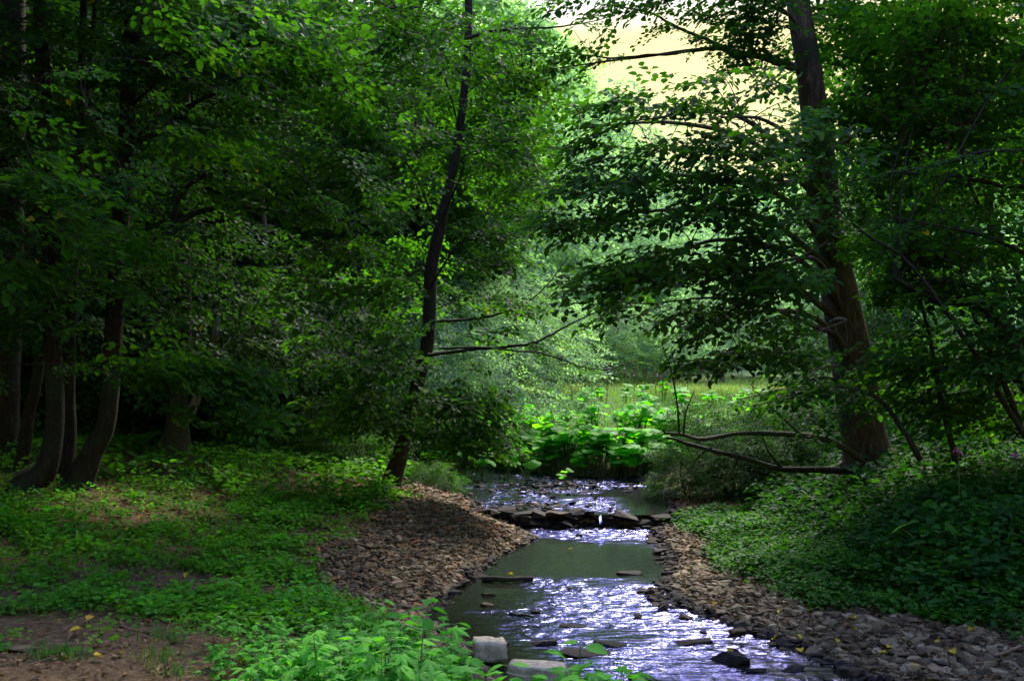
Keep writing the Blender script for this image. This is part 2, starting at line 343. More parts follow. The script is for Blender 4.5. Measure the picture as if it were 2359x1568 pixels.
# ---------------------------------------------------------------- stones
def stone_templates(n, k=13, dims=(1, .7, .34)):
    T = []
    for a in range(n):
        bm = bmesh.new()
        q = rng.normal(size=(k, 3)); q /= np.linalg.norm(q, axis=1)[:, None]
        q = np.sign(q) * np.abs(q) ** .6 * np.array(dims) * .6
        for v in q: bm.verts.new(v)
        r = bmesh.ops.convex_hull(bm, input=bm.verts)
        bmesh.ops.delete(bm, geom=[g for g in r['geom_interior'] if isinstance(g, bmesh.types.BMVert)], context='VERTS')
        bmesh.ops.triangulate(bm, faces=bm.faces); bm.verts.index_update()
        T.append((np.array([v.co[:] for v in bm.verts]), np.array([[v.index for v in f.verts] for f in bm.faces]))); bm.free()
    return T
ST = stone_templates(14); ST2 = stone_templates(10, 16, (1, .75, .6))
def rot(yaw, pitch, roll):
    cy_, sy = np.cos(yaw), np.sin(yaw); cp, sp = np.cos(pitch), np.sin(pitch); cr, sr = np.cos(roll), np.sin(roll)
    Rm = np.empty((len(yaw), 3, 3))
    Rm[:, 0, 0] = cy_ * cp; Rm[:, 0, 1] = -sy * cr + cy_ * sp * sr; Rm[:, 0, 2] = sy * sr + cy_ * sp * cr
    Rm[:, 1, 0] = sy * cp; Rm[:, 1, 1] = cy_ * cr + sy * sp * sr; Rm[:, 1, 2] = -cy_ * sr + sy * sp * cr
    Rm[:, 2, 0] = -sp; Rm[:, 2, 1] = cp * sr; Rm[:, 2, 2] = cp * cr
    return Rm
def scatter(bag, T, pos, yaw, pitch, roll, scale, m=0, tint=None, addt=0.):
    """copies of the templates T=[(V, F[, t, mats])] baked into one bag"""
    n = len(pos); var = rng.integers(0, len(T), n); Rm = rot(yaw, pitch, roll)
    scale = np.broadcast_to(scale, (n,))
    tint = rng.random(n) if tint is None else np.broadcast_to(tint, (n,))
    for k, t in enumerate(T):
        s = np.where(var == k)[0]
        if not len(s): continue
        V, F = t[0], t[1]
        W = np.einsum('nij,vj->nvi', Rm[s], V) * scale[s][:, None, None] + pos[s][:, None, :]
        FF = F[None] + (np.arange(len(s)) * len(V))[:, None, None]
        if len(t) > 2:
            tv = np.clip(t[2][None] + addt * (tint[s][:, None] - .5), 0, .97)
            mi = np.tile(t[3], len(s))
        else: tv = np.repeat(tint[s][:, None], len(V), 1); mi = m
        bag.add(W.reshape(-1, 3), FF.reshape(-1, F.shape[1]), mi, tv.ravel())

def pts_in(x0, x1, y0, y1, n): return rng.uniform(x0, x1, n), rng.uniform(y0, y1, n)
def dl_dr(x, y):
    le, re = edges(y); return le - x, x - re
# left gravel bar
bg = Bag()
x, y = pts_in(-4.2, .6, 5.6, 14.5, 60000)
dl, dr = dl_dr(x, y)
edge = np.interp(y, [5.6, 7, 8, 9.5, 11, 12.5, 14.5], [.4, .75, 1.0, 1.35, 1.65, 1.5, 1.0]) + .7 * (fnoise(x * 1.2, y * 1.2, 51) - .5)
ok = (dl > -.22) & (rng.random(len(x)) < sstep(edge + .35, edge - .1, dl) * .8)
x, y = x[ok][:19000], y[ok][:19000]; dl = dl[ok][:19000]; n = len(x)
s = .012 + .06 * rng.random(n) ** 3 + .02 * (dl < .1)
wet = dl < .02 + .03 * rng.random(n)
for flag, mm in ((True, 1), (False, 0)):
    q = wet == flag
    scatter(bg, ST + ST2, np.stack([x, y, H(x, y) + s * .12], -1)[q], rng.uniform(0, 6.28, q.sum()), rng.normal(0, .25, q.sum()), rng.normal(0, .25, q.sum()), s[q] * 1.25, mm, np.clip(rng.random(q.sum()) * .75 + .7 * (fnoise(x[q] * 2, y[q] * 2, 55) - .35) + (rng.random(q.sum()) > .96), 0, 1))
kind(bg.make('gravel', [M['stone'], M['wet']]), 'stuff')
# right stony bank
bg = Bag()
x, y = pts_in(.9, 5.2, 4.6, 13, 60000); dl, dr = dl_dr(x, y)
edge = np.interp(y, [5, 6.5, 7.5, 9, 11, 13], [2.2, 1.35, .75, .5, .3, .2]) + .6 * (fnoise(x * 1.3, y * 1.3, 61) - .5)
spit = (dr > -.22) & (y > 8.0) & (y < 8.8)
ok = ((dr > -.02) | spit) & (rng.random(len(x)) < sstep(edge + .35, edge - .1, dr) * .6)
x, y, dr = x[ok][:15000], y[ok][:15000], dr[ok][:15000]; n = len(x)
s = .018 + .075 * rng.random(n) ** 3.2
wet = dr < .05 + .08 * rng.random(n); zz = np.maximum(H(x, y), np.where(dr < 0, -.01, -1)) + s * .12
for flag, mm in ((True, 1), (False, 0)):
    q = wet == flag
    scatter(bg, ST + ST2[:6], np.stack([x, y, zz], -1)[q], rng.uniform(0, 6.28, q.sum()), rng.normal(0, .22, q.sum()), rng.normal(0, .22, q.sum()), s[q] * 1.2, mm, rng.random(q.sum()) * .92)
kind(bg.make('stream_bank_stones', [M['stone'], M['wet']]), 'stuff')
# stones of the stream bed, some breaking the surface
bg = Bag()
x, y = pts_in(-2.2, 3.2, 4, 18, 26000); le, re = edges(y)
ok = (x > le - .05) & (x < re + .05); x, y = x[ok], y[ok]
rf = riffle(x, y); bar = np.exp(-((x - .7) / .8) ** 2 - ((y - 15.6) / .7) ** 2) + .7 * np.exp(-((x - .1) / .6) ** 2 - ((y - 13.2) / .5) ** 2)
s = .03 + .07 * rng.random(len(x)) ** 3
z = H(x, y) + s * .2
up = rng.random(len(x)) < (.012 * rf + .45 * bar); z = np.where(up, wl(y) + .0 + s * .12, z)
scatter(bg, ST, np.stack([x, y, z], -1), rng.uniform(0, 6.28, len(x)), rng.normal(0, .2, len(x)), rng.normal(0, .2, len(x)), s * 1.3, 0)
kind(bg.make('stream_bed_pebbles', [M['wet']]), 'stuff')

def one_stone(name, label, T, loc, dims, yaw, m, group=None, tint=.5, bev=0, cat='stone', pitch=0):
    V, F = T; V = V * np.array(dims); c, s_ = math.cos(yaw), math.sin(yaw)
    V = V @ np.array([[c, s_, 0], [-s_, c, 0], [0, 0, 1]])
    o = obj(name, mesh(name, V, F, [m], None, np.full(len(V), tint))); o.location = [float(a) for a in loc]; o.rotation_euler.x = pitch
    if label: tag(o, label, cat, group)
    if bev:
        b = o.modifiers.new('edge', 'BEVEL'); b.width = bev; b.segments = 2; b.limit_method = 'ANGLE'; b.angle_limit = R(12)
    return o
# two cut blocks on the near bank
def block(name, label, x, y, w, d, h, yaw, seed):
    r_ = np.random.default_rng(seed); bm = bmesh.new(); bmesh.ops.create_cube(bm, size=1)
    bmesh.ops.subdivide_edges(bm, edges=bm.edges, cuts=4, use_grid_fill=True)
    for v in bm.verts:
        c = np.array(v.co); k = np.abs(c) > .49
        c = c * np.array([w, d, h]) * (1 - .05 * max(0, k.sum() - 1))
        c = c + r_.normal(0, .005, 3); c[2] -= .12 * h * (c[0] / w) * (c[2] > 0)
        v.co = c
    me = bpy.data.meshes.new(name); bm.to_mesh(me); bm.free(); me.materials.append(M['block'])
    at = me.attributes.new('tint', 'FLOAT', 'POINT'); at.data.foreach_set('value', np.full(len(me.vertices), .5, dtype=np.float32))
    for p_ in me.polygons: p_.use_smooth = True
    o = obj(name, me); o.rotation_euler.z = yaw; tag(o, label, 'stone block'); return o
p1 = P(1128, 1500, 6.55); block('stone_block', 'small squared pale stone block at the water edge behind the leafy weeds', p1[0], p1[1], .22, .16, .13, .15, 1).location = (float(p1[0]), 6.55, .10)
p2 = P(1238, 1535, 6.15); block('stone_block', 'long rough concrete grey block lying lowest in the picture by the stream', p2[0], p2[1], .34, .2, .12, -.12, 2).location = (float(p2[0]), 6.15, .06)
# named stones in and beside the water
NS = [  # x, y, size, height, label
 (1235, 1408, .09, .8, 'small round dark rock alone in the middle of the rippled water', 1),
 (1682, 1520, .26, .75, 'largest grey boulder in the rapids at the lower right', 1),
 (1255, 1478, .17, .5, 'angular dark slab jutting from the water above the grey block', 1),
 (1120, 1392, .10, .45, 'flat pale stone at the tip of the left gravel bar', 0),
 (1128, 1368, .13, .4, 'brown flat stone on the waterline of the left gravel bar', 0),
 (1160, 1480, .10, .6, 'dark wet stone in the shallows beside the small pale block', 1),
 (1545, 1320, .16, .7, 'black wet rock at the right edge of the smooth pool', 1),
 (1545, 1395, .11, .5, 'black stone in the water off the right stony spit', 1),
 (1450, 1318, .22, .35, 'low dark slab where the pool spills into the rapids on the right', 1),
 (1530, 1270, .25, .6, 'dark mossy rock leaning out of the right bank below the weir', 1),
 (1745, 1545, .14, .5, 'dark flat stone in the rapids right of the largest boulder', 1),
 (1825, 1538, .16, .5, 'wet stone at the lower right edge of the rapids', 1),
 (1600, 1475, .25, .22, 'long flat dark stone with water breaking over it, right of centre', 1),
 (1340, 1502, .34, .16, 'longest low ledge of slate with ripples curling over it', 1),
 (1500, 1560, .28, .2, 'low dark ledge in the rapids at the bottom edge of the picture', 1),
 (1320, 1440, .2, .18, 'thin flat stone barely above the water in mid stream', 1),
 (1400, 1480, .22, .2, 'flat dark stone just under the ripples left of the largest boulder', 1),
 (1750, 1430, .12, .6, 'pale squarish stone on the right stony bank by the water', 0),
 (1920, 1418, .13, .6, 'grey square stone at the foot of the green bank', 0),
 (1998, 1490, .15, .5, 'big pale slate among the stones at the lower right', 0),
 (1700, 1455, .15, .4, 'brown slab tilted on the right bank just above the rapids', 0),
 (2150, 1545, .12, .5, 'pale cube shaped stone near the lower right corner', 0),
]
def ground_at(xp, yp, z0=None):
    """where the sight line through (xp, yp) meets the ground or the water"""
    Yv = np.arange(3.5, 60, .02); d = P(xp, yp, 1.0) - CAM
    p_ = CAM[None] + d[None] * Yv[:, None]
    g = np.maximum(H(p_[:, 0], p_[:, 1]), np.where((dl_dr(p_[:, 0], p_[:, 1])[0] < 0) & (dl_dr(p_[:, 0], p_[:, 1])[1] < 0), wl(p_[:, 1]), -9))
    k = np.argmax(p_[:, 2] < g); q = p_[k].copy(); q[2] = g[k]; return q
for k, (xp, yp, s, hh, lab, wetf) in enumerate(NS):
    q = ground_at(xp, yp + 4)
    one_stone('stone', lab, ST2[k % 10], (q[0], q[1], q[2] + s * hh * (.06 if wetf else .16)), (s * 1.0, s * .75, s * hh * (.8 if wetf else 1.2)), rng.uniform(-.5, .5), M['wet'] if wetf else M['stone'], None, rng.random() * .8, s * .03)

# ---------------------------------------------------------------- stone weir
w = thing('stone_weir', 'low dry stone weir across the stream with a gap where water falls', 'weir', (.7, 12.45, 0))
x = -.75; kx = 0
for row, (zc, hh) in enumerate([(-.01, .12), (.085, .10), (.165, .075)]):
    x = -.7 + .06 * row
    while x < 2.15:
        wd = rng.uniform(.07, .30); xc = x + wd / 2; x += wd * .93
        gap = 1.05 < xc < 1.17
        if gap and row > 0: continue
        if row == 2 and xc > 1.28 and rng.random() < .3: continue
        zt = zc + (.015 * rng.normal()) - (.05 if xc > .75 else 0)
        V, F = ST2[rng.integers(10)]
        V = np.clip(V * np.array([wd * 1.15, .28, hh * 1.7]), -np.array([wd * .56, .17, hh * .72]), np.array([wd * .56, .17, hh * .72]))
        o = obj('stone', mesh('stone', V, F, [M['wet']], None, np.full(len(V), rng.random() * .9)), w)
        o.location = (xc - .7, rng.normal(0, .045) + .03 * row + .07 * math.sin(xc * 2.1), zt + rng.normal(0, .012)); o.rotation_euler = (rng.normal(0, .14), rng.normal(0, .14), rng.normal(0, .3))
# falling water in the gap
xx = np.linspace(1.09, 1.12, 24); tt = np.linspace(0, 1, 14); Xc, Tc = np.meshgrid(xx, tt)
Yc = 12.52 - .3 * Tc - .03 * np.sin(Xc * 60) * Tc; Zc = WU + .012 - (WU + .02) * Tc ** 1.8 + .012 * np.sin(Xc * 45 + 3 * Tc)
i = np.arange(13)[:, None] * 24; j = np.arange(23)
F = np.stack([i + j, i + j + 1, i + 24 + j + 1, i + 24 + j], -1).reshape(-1, 4)
kind(obj('waterfall', mesh('waterfall', np.stack([Xc, Yc, Zc], -1).reshape(-1, 3), F, [M['water']], None, None, True, {'riffle': np.zeros(Xc.size)})), 'structure')

# ---------------------------------------------------------------- leaves and sprays
def leaf6(L, W, fold=.25, droop=.15):
    """oval pointed leaf along +x: two halves folded along the midrib"""
    V = np.array([[0, 0, 0], [.33 * L, .5 * W, fold * W * .5], [.72 * L, .40 * W, fold * W * .4 - droop * L * .5], [L, 0, -droop * L],
                  [.72 * L, -.40 * W, fold * W * .4 - droop * L * .5], [.33 * L, -.5 * W, fold * W * .5]])
    return V, np.array([[0, 1, 2, 3], [3, 4, 5, 0]])
def leaf4(L, W):
    return np.array([[0, 0, 0], [.5 * L, .5 * W, .04 * L], [L, 0, -.12 * L], [.5 * L, -.5 * W, .04 * L]]), np.array([[0, 1, 2, 3]])
def prism(a, b, r):
    d = b - a; d = d / (np.linalg.norm(d) + 1e-9); u = np.cross(d, [0, 0, 1.0]) + 1e-4; u /= np.linalg.norm(u); v = np.cross(d, u)
    o = [u, -.5 * u + .87 * v, -.5 * u - .87 * v]
    V = np.array([a + r * q for q in o] + [b + r * .5 * q for q in o])
    return V, np.array([[0, 1, 4, 3], [1, 2, 5, 4], [2, 0, 3, 5]])
def spray(L=.5, ns=6, ll=.08, lw=.06, lf=leaf6, twr=.0025, flat_=.25):
    V = []; F = []; T = []; Mx = []; n = 0
    def put(v, f, t, m):
        nonlocal n
        V.append(v); F.append(f + n); T.append(np.full(len(v), t)); Mx.append(np.full(len(f), m)); n += len(v)
    def leaf_at(p, yaw, sc_):
        v, f = lf(ll * sc_, lw * sc_)
        Rm = rot(np.array([yaw]), np.array([rng.normal(.12, flat_)]), np.array([rng.normal(0, flat_)]))[0]
        t = .1 + .75 * rng.random();
        put(v @ Rm.T + p, f, t, 0)
    axis_ = np.array([[L * t, .05 * L * math.sin(3 * t + rng.random()), -.18 * L * t * t] for t in np.linspace(0, 1, 5)])
    for a, b in zip(axis_[:-1], axis_[1:]): put(*prism(a, b, twr), .5, 1)
    side = 1
    for k in range(ns):
        t = (k + .7) / (ns + .5); base = np.array([L * t, 0, -.18 * L * t * t]); yaw = side * rng.uniform(.6, 1.0)
        l2 = L * .5 * (1 - .6 * t) * rng.uniform(.7, 1.1)
        tip = base + l2 * np.array([math.cos(yaw), math.sin(yaw), -.15 + rng.normal(0, .1)])
        put(*prism(base, tip, twr * .6), .5, 1)
        m_ = max(2, int(l2 / (ll * .62))); s2 = 1
        for q in range(m_):
            pp = base + (tip - base) * (q + .8) / m_
            leaf_at(pp, yaw + s2 * rng.uniform(.5, 1.1) if q < m_ - 1 else yaw, rng.uniform(.65, 1.15)); s2 = -s2
        side = -side
    for k in range(5):
        t = (k + 1) / 5; leaf_at(np.array([L * t, 0, -.18 * L * t * t]), side * .6 if k < 4 else 0, rng.uniform(.7, 1.1)); side = -side
    return np.concatenate(V), np.concatenate(F), np.concatenate(T), np.concatenate(Mx)
SN = [spray() for _ in range(10)]                                       # near foliage
SM = [spray(.6, 6, .085, .06, leaf4, .003) for _ in range(8)]           # a little further
SC = [spray(1.1, 5, .19, .13, leaf4, .006, .4) for _ in range(6)]       # crowns overhead and far away

class Tree:
    def __init__(s, name, label, pts, Y, mats=('bark', 'leaf'), group=None, rough=.10, sides=14, base=True, cat='tree'):
        """pts: (x, y, width) picture positions from the foot upward, at depth Y (or per point a 4th value)"""
        p = [P(q[0], q[1], q[3] if len(q) > 3 else Y) for q in pts]
        r = [q[2] * .5 * pxm(q[3] if len(q) > 3 else Y) for q in pts]
        if base:
            g = Hs(p[0][0], p[0][1]); p[0][2] = g + .02
            p = [p[0] + np.array([0, 0, -.3])] + p; r = [r[0] * 1.5] + [r[0] * 1.15] + r[1:]
        s.root = thing(name, label, cat, (p[1][0], p[1][1], p[1][2]) if base else p[0], group); s.mats = mats
        s.path = resample(p, 14 * len(p)); s.rad = resample(np.array(r)[:, None].repeat(3, 1), 14 * len(p))[:, 0]
        V, F = tube(s.path, s.rad, sides, rough, seed=len(bpy.data.objects))
        b = Bag(); b.add(V, F)
        if base and r[2] > .07:
            c0 = p[1]; rr_ = r[2]; ph = rng.uniform(0, 6.28)
            for k in range(6):
                a = ph + k * 1.05 + rng.normal(0, .2); Lr = rr_ * rng.uniform(3, 5.5); q = []
                for tt_ in np.linspace(0, 1, 7):
                    x_ = c0[0] + math.cos(a + .3 * tt_) * Lr * tt_; y_ = c0[1] + math.sin(a + .3 * tt_) * Lr * tt_
                    q.append([x_, y_, max(Hs(x_, y_) - .02 - .05 * tt_, -1) + rr_ * 1.3 * (1 - tt_) ** 3])
                Vr, Fr = tube(q, np.linspace(rr_ * .5, rr_ * .12, 7), 7, .1, k); b.add(Vr, Fr)
        b.make('trunk', [M[mats[0]]], s.root, True)
        s.crown = Bag(); s.nb = 0; s.rise = .35; s.lr = 1.0
    def on_trunk(s, z):
        k = int(np.argmin(np.abs(s.path[:, 2] - z))); return s.path[k], s.rad[k]
    def limb(s, pts, Y, w0, w1, rough=.1, sides=8, name='branch', m=None):
        p = [P(q[0], q[1], q[2] if len(q) > 2 else Y) for q in pts]; n = 8 * len(p)
        w = resample(p, n); r = np.linspace(w0, w1, n) * .5 * pxm(Y)
        k = rng.normal(0, 1, (n, 3)); k = np.cumsum(k, 0) * .004; k -= np.linspace(0, 1, n)[:, None] * k[-1]
        V, F = tube(w + k, r, sides, rough, 3); b = Bag(); b.add(V, F); b.make(name, [M[m or s.mats[0]]], s.root, True); return w
    def cluster(s, x, y, Y, rx, ry, rd, n, T=None, scale=1.0, limb=True, shelf=.34, twigs=.3, tint=0.0):
        T = T or SN; c = P(x, y, Y); k = pxm(Y); n = int(n * (1.2 if T is SN else 1))
        q = rng.normal(size=(n, 3)); q /= np.linalg.norm(q, axis=1)[:, None]; q *= (rng.random(n) ** .45)[:, None]
        pos = c + q * np.array([rx * k, rd, ry * k])
        if shelf:
            zz = pos[:, 2]; sh = shelf * (1 + .2 * math.sin(x)); zz = np.round(zz / sh + .3 * np.sin(pos[:, 0] * 1.3)) * sh + rng.normal(0, .06, n); pos[:, 2] = zz
        tp, tr = s.on_trunk(c[2] - s.rise * np.hypot(*(c - s.path[len(s.path) // 2])[:2]))
        out_ = pos - tp; yaw = np.arctan2(out_[:, 1], out_[:, 0]) + rng.normal(0, .55, n)
        pitch = rng.normal(.18, .22, n); roll = rng.normal(0, .3, n)
        sl = np.clip(rng.normal(1, .15, n), .6, 1.4) * scale
        L = T[0][0][:, 0].max() * sl
        st = pos - np.stack([np.cos(yaw) * np.cos(pitch), np.sin(yaw) * np.cos(pitch), -np.sin(pitch)], -1) * (L * .5)[:, None]
        s.cn = 0; scatter(s.crown, T, st, yaw, pitch, roll, sl, tint=np.clip(rng.random(n) + tint, 0, 1), addt=.5)
        if limb:
            d = c - tp; D = np.linalg.norm(d)
            mid1 = tp + d * .35 + np.array([0, 0, .10 * D]); mid2 = tp + d * .7 + np.array([rng.normal(0, .05) * D, rng.normal(0, .05) * D, .08 * D])
            w = resample([tp, mid1, mid2, c + d / D * rx * k * .5], 26); r0 = min(tr * .4, .010 + .008 * D) * s.lr
            V, F = tube(w, np.linspace(r0, .006, 26), 6, .1, 2)
            if s.nb < 24:
                b = Bag(); b.add(V, F); b.make('branch', [M[s.mats[0]]], s.root, True); s.nb += 1
            else: s.crown.add(V, F, 1, .5)
            for a in np.where(rng.random(n) < twigs)[0]:
                kk = int(np.argmin(((w[8:] - st[a]) ** 2).sum(1))) + 8 - rng.integers(0, 4)
                a0 = w[kk]; dd = st[a] - a0
                ww = resample([a0, a0 + dd * .5 + np.array([0, 0, .06]) * np.linalg.norm(dd) + rng.normal(0, .03, 3), st[a]], 6)
                V, F = tube(ww, np.linspace(.007, .003, 6), 3); s.crown.add(V, F, 1, .5)
    def twig(s, pts, Y, w0, w1, T=None, every=.12, scale=.8, leaf=True):
        """a thin visible branch drawn through picture positions, with sprays along it"""
        w = s.limb(pts, Y, w0, w1, .05, 5)
        if leaf:
            n = len(w); L = np.linalg.norm(np.diff(w, axis=0), axis=1).sum(); m_ = int(L / every)
            idx = rng.integers(n // 5, n, m_); d = np.gradient(w, axis=0)[idx]; side = rng.choice([-1, 1], m_)
            yaw = np.arctan2(d[:, 1], d[:, 0]) + side * rng.uniform(.3, 1.2, m_)
            scatter(s.crown, T or SN, w[idx], yaw, rng.normal(.2, .2, m_), rng.normal(0, .3, m_), rng.uniform(.5, 1, m_) * scale, addt=.5)
    def done(s):
        V = np.concatenate(s.crown.V)
        for _ in range(7):
            a = V[rng.integers(len(V))]; v, f = leaf6(.09, .06, .4, .2)
            s.crown.add(v @ rot(rng.uniform(0, 6.28, 1), rng.normal(.5, .4, 1), rng.normal(0, .5, 1))[0].T + a, f, 0, 1.0)
        return s.crown.make('crown', [M[s.mats[1]], M['twig']], s.root)

# ---------------------------------------------------------------- the trees one can tell apart
# leaning tree left of the weir
t = Tree('leaning_tree', 'slim dark tree leaning over the gravel bar, left of the weir', [(900, 1135, 44), (925, 1040, 36), (945, 950, 32), (968, 860, 31), (985, 790, 29), (990, 700, 31), (993, 620, 31), (1010, 540, 28), (1030, 450, 23), (1050, 350, 21), (1066, 240, 19), (1077, 120, 18), (1080, 0, 17), (1086, -250, 14), (1100, -500, 8)], 13.0, ('bark', 'leaf'), rough=.12); t.lr = .5; t.rise = .1
t.twig([(985, 818), (1100, 806), (1195, 796), (1270, 770), (1330, 738), (1420, 700), (1500, 640)], 12.6, 9, 2, every=.16)
t.twig([(990, 742), (1080, 736), (1150, 722), (1215, 695), (1262, 655), (1310, 590)], 12.8, 8, 2, every=.16)
t.twig([(1010, 800), (1120, 800), (1260, 815), (1340, 842), (1400, 850), (1470, 830)], 12.2, 6, 2, every=.35, scale=.6)
t.twig([(1075, 90), (1120, 78), (1220, 70), (1300, 62), (1400, 40)], 12.5, 10, 2, every=.25, scale=.7)
for c in [(930, 60, 10, 280, 150, 1.2, 120), (1070, 330, 13.9, 190, 140, .8, 80), (1120, 180, 13.7, 130, 120, .7, 50), (1180, 330, 10, 80, 120, .5, 20), (830, 330, 9.4, 240, 170, 1.0, 100), (1150, 560, 10.6, 110, 110, .8, 34), (800, 600, 10.4, 210, 120, 1.1, 70), (940, 640, 14.5, 160, 120, 1, 50),
          (1070, 930, 11.6, 100, 75, .7, 46), (960, 960, 11.9, 70, 35, .5, 12), (850, 840, 12.2, 200, 100, 1.2, 110), (1190, 170, 12.4, 90, 130, .9, 50), (1230, 400, 12.8, 110, 90, .9, 36), (1150, 700, 12.8, 110, 60, .8, 26), (1110, 990, 12.0, 90, 50, .6, 44), (820, 930, 12.2, 110, 60, .8, 26)]:
    t.cluster(*c)
for c in [(650, -350, 12, 420, 260, 2.0, 110), (820, -180, 15, 320, 110, 1.6, 80), (1180, -300, 16, 300, 120, 1.6, 90), (400, -300, 14, 330, 150, 1.6, 80)]: t.cluster(*c, T=SC)  # crown above the view; clusters added here to hold off sun and sky light
t.done()
# big tree on the right bank
t = Tree('alder_tree', 'thick brown trunk tree standing on the right bank', [(2005, 1085, 112), (1990, 1010, 102), (1978, 930, 98), (1962, 830, 95), (1945, 740, 84), (1930, 650, 78), (1912, 560, 72), (1900, 460, 68), (1890, 360, 64), (1875, 250, 60), (1862, 150, 56), (1845, 50, 54), (1830, -60, 50), (1800, -400, 40), (1770, -900, 24)], 12.0, ('bark_brown', 'leaf'), rough=.09, sides=22); t.rise = .02
t.twig([(1870, 168), (1800, 142), (1740, 130), (1690, 128), (1640, 95), (1560, 60), (1480, 25), (1400, 10)], 12, 17, 3, every=.1, scale=.75)
t.twig([(1740, 170), (1700, 128), (1660, 105), (1600, 118), (1500, 128), (1400, 135), (1300, 125), (1190, 128)], 11.9, 11, 2, every=.4, scale=.6)
t.twig([(1925, 770), (1860, 745), (1790, 720), (1700, 700), (1600, 690), (1500, 700), (1400, 690)], 9.5, 13, 2, every=.14)
t.twig([(1905, 560), (1850, 590), (1780, 640), (1730, 700), (1650, 750), (1560, 770)], 9.5, 11, 2, every=.14)
t.twig([(1890, 420), (1800, 400), (1700, 420), (1600, 400), (1500, 370)], 9.5, 12, 2, every=.12)
t.twig([(1950, 880), (1880, 870), (1800, 900), (1700, 920)], 11.7, 10, 2, every=.13)
for c in [(1680, -12, 11, 300, 62, 1.0, 85), (1960, 60, 12.6, 130, 130, 1, 70), (1420, 0, 11.5, 240, 45, .8, 36), (1760, 60, 11.5, 120, 70, .8, 40), (1310, 160, 12, 90, 50, .6, 14), (1990, 450, 11.2, 100, 120, .7, 40), (1870, 330, 9, 130, 120, .6, 34), (1870, 880, 10.3, 110, 60, .7, 30),
          (1680, 290, 8.2, 170, 75, .6, 40), (1480, 440, 8.4, 190, 100, .6, 36), (1720, 460, 8, 190, 130, .6, 58), (1560, 620, 8.4, 190, 90, .6, 44), (1760, 640, 8.2, 140, 100, .6, 40), (1640, 790, 8.6, 200, 65, .6, 30), (1350, 310, 8.8, 130, 80, .5, 22), (1340, 520, 8.8, 140, 100, .5, 32), (1490, 290, 8.5, 110, 50, .5, 14), (1400, 680, 8.8, 150, 70, .5, 20), (1800, 800, 8.8, 110, 60, .5, 18)]:
    t.cluster(*c)
for c in [(2200, -400, 12, 420, 300, 2.2, 130), (1720, -270, 15.5, 330, 130, 1.6, 130), (2300, -900, 12, 450, 260, 2.5, 120)]: t.cluster(*c, T=SC)  # unseen upper crown, with a cluster added to block sun on the water
t.done()
# old many-stemmed beech at the far left: each stem rises from one foot
def stem(name, label, pts, Y, m=('bark', 'leaf_shaded'), **k): return Tree(name, label, pts, Y, m, **k)
t = stem('beech_tree', 'dark beech stem bending from the left edge, nearest the left border', [(60, 1165, 70), (105, 1080, 52), (125, 990, 42), (127, 900, 40), (120, 750, 38), (112, 500, 36), (100, 200, 32), (90, -100, 28), (80, -500, 16)], 10.6, rough=.14)
for c in [(120, 450, 10, 200, 130, 1.2, 60), (60, 150, 10, 220, 150, 1.2, 70), (160, 700, 10.5, 220, 110, 1.2, 60)]: t.cluster(*c)
t.cluster(50, -400, 10, 500, 300, 2, 130, T=SC)
t.done()
t = stem('beech_tree', 'dark beech stem sweeping up to the right from the black hollow at left', [(178, 1110, 62), (212, 1044, 48), (243, 985, 42), (255, 897, 40), (262, 760, 40), (275, 560, 40), (290, 350, 38), (300, 120, 34), (310, -150, 28), (320, -500, 16)], 10.9, rough=.12)
t.limb([(275, 560), (330, 560), (395, 530), (440, 490), (530, 470), (620, 480), (720, 500)], 10.8, 24, 5)
t.limb([(395, 530), (415, 460), (450, 420), (520, 395), (620, 400)], 10.8, 17, 4)
t.limb([(290, 330), (360, 300), (443, 240), (520, 200), (600, 130)], 10.6, 16, 4)
t.limb([(262, 160), (330, 140), (443, 120), (570, 105), (700, 90)], 10.4, 12, 4)
for c in [(450, 250, 10.6, 230, 170, 1.2, 110), (480, 620, 11, 240, 110, 1.2, 80), (330, 60, 10.5, 260, 90, 1.2, 80), (600, 100, 10.5, 200, 120, 1.2, 80)]: t.cluster(*c)
t.cluster(400, -400, 11, 500, 300, 2, 130, T=SC)
t.done()
t = stem('beech_tree', 'narrow beech stem between the two bent stems at left', [(150, 1060, 34), (163, 990, 26), (160, 907, 25), (165, 700, 24), (180, 400, 22), (190, 100, 18), (200, -200, 12)], 11.3)
t.cluster(200, 300, 11.5, 230, 200, 1.0, 80); t.done()
t = stem('beech_tree', 'thin black stem leaning right beside the left border', [(50, 1040, 30), (68, 950, 26), (85, 876, 24), (110, 700, 22), (150, 480, 18), (200, 200, 14), (230, -100, 10)], 11.8)
t.cluster(60, 600, 11, 180, 150, 1.0, 50); t.done()
t = stem('beech_tree', 'broad straight trunk cut by the left border', [(8, 1150, 80), (12, 1000, 62), (18, 800, 58), (25, 500, 56), (30, 100, 52), (30, -300, 40)], 12.5)
t.cluster(40, 250, 12, 200, 200, 1.2, 60); t.done()
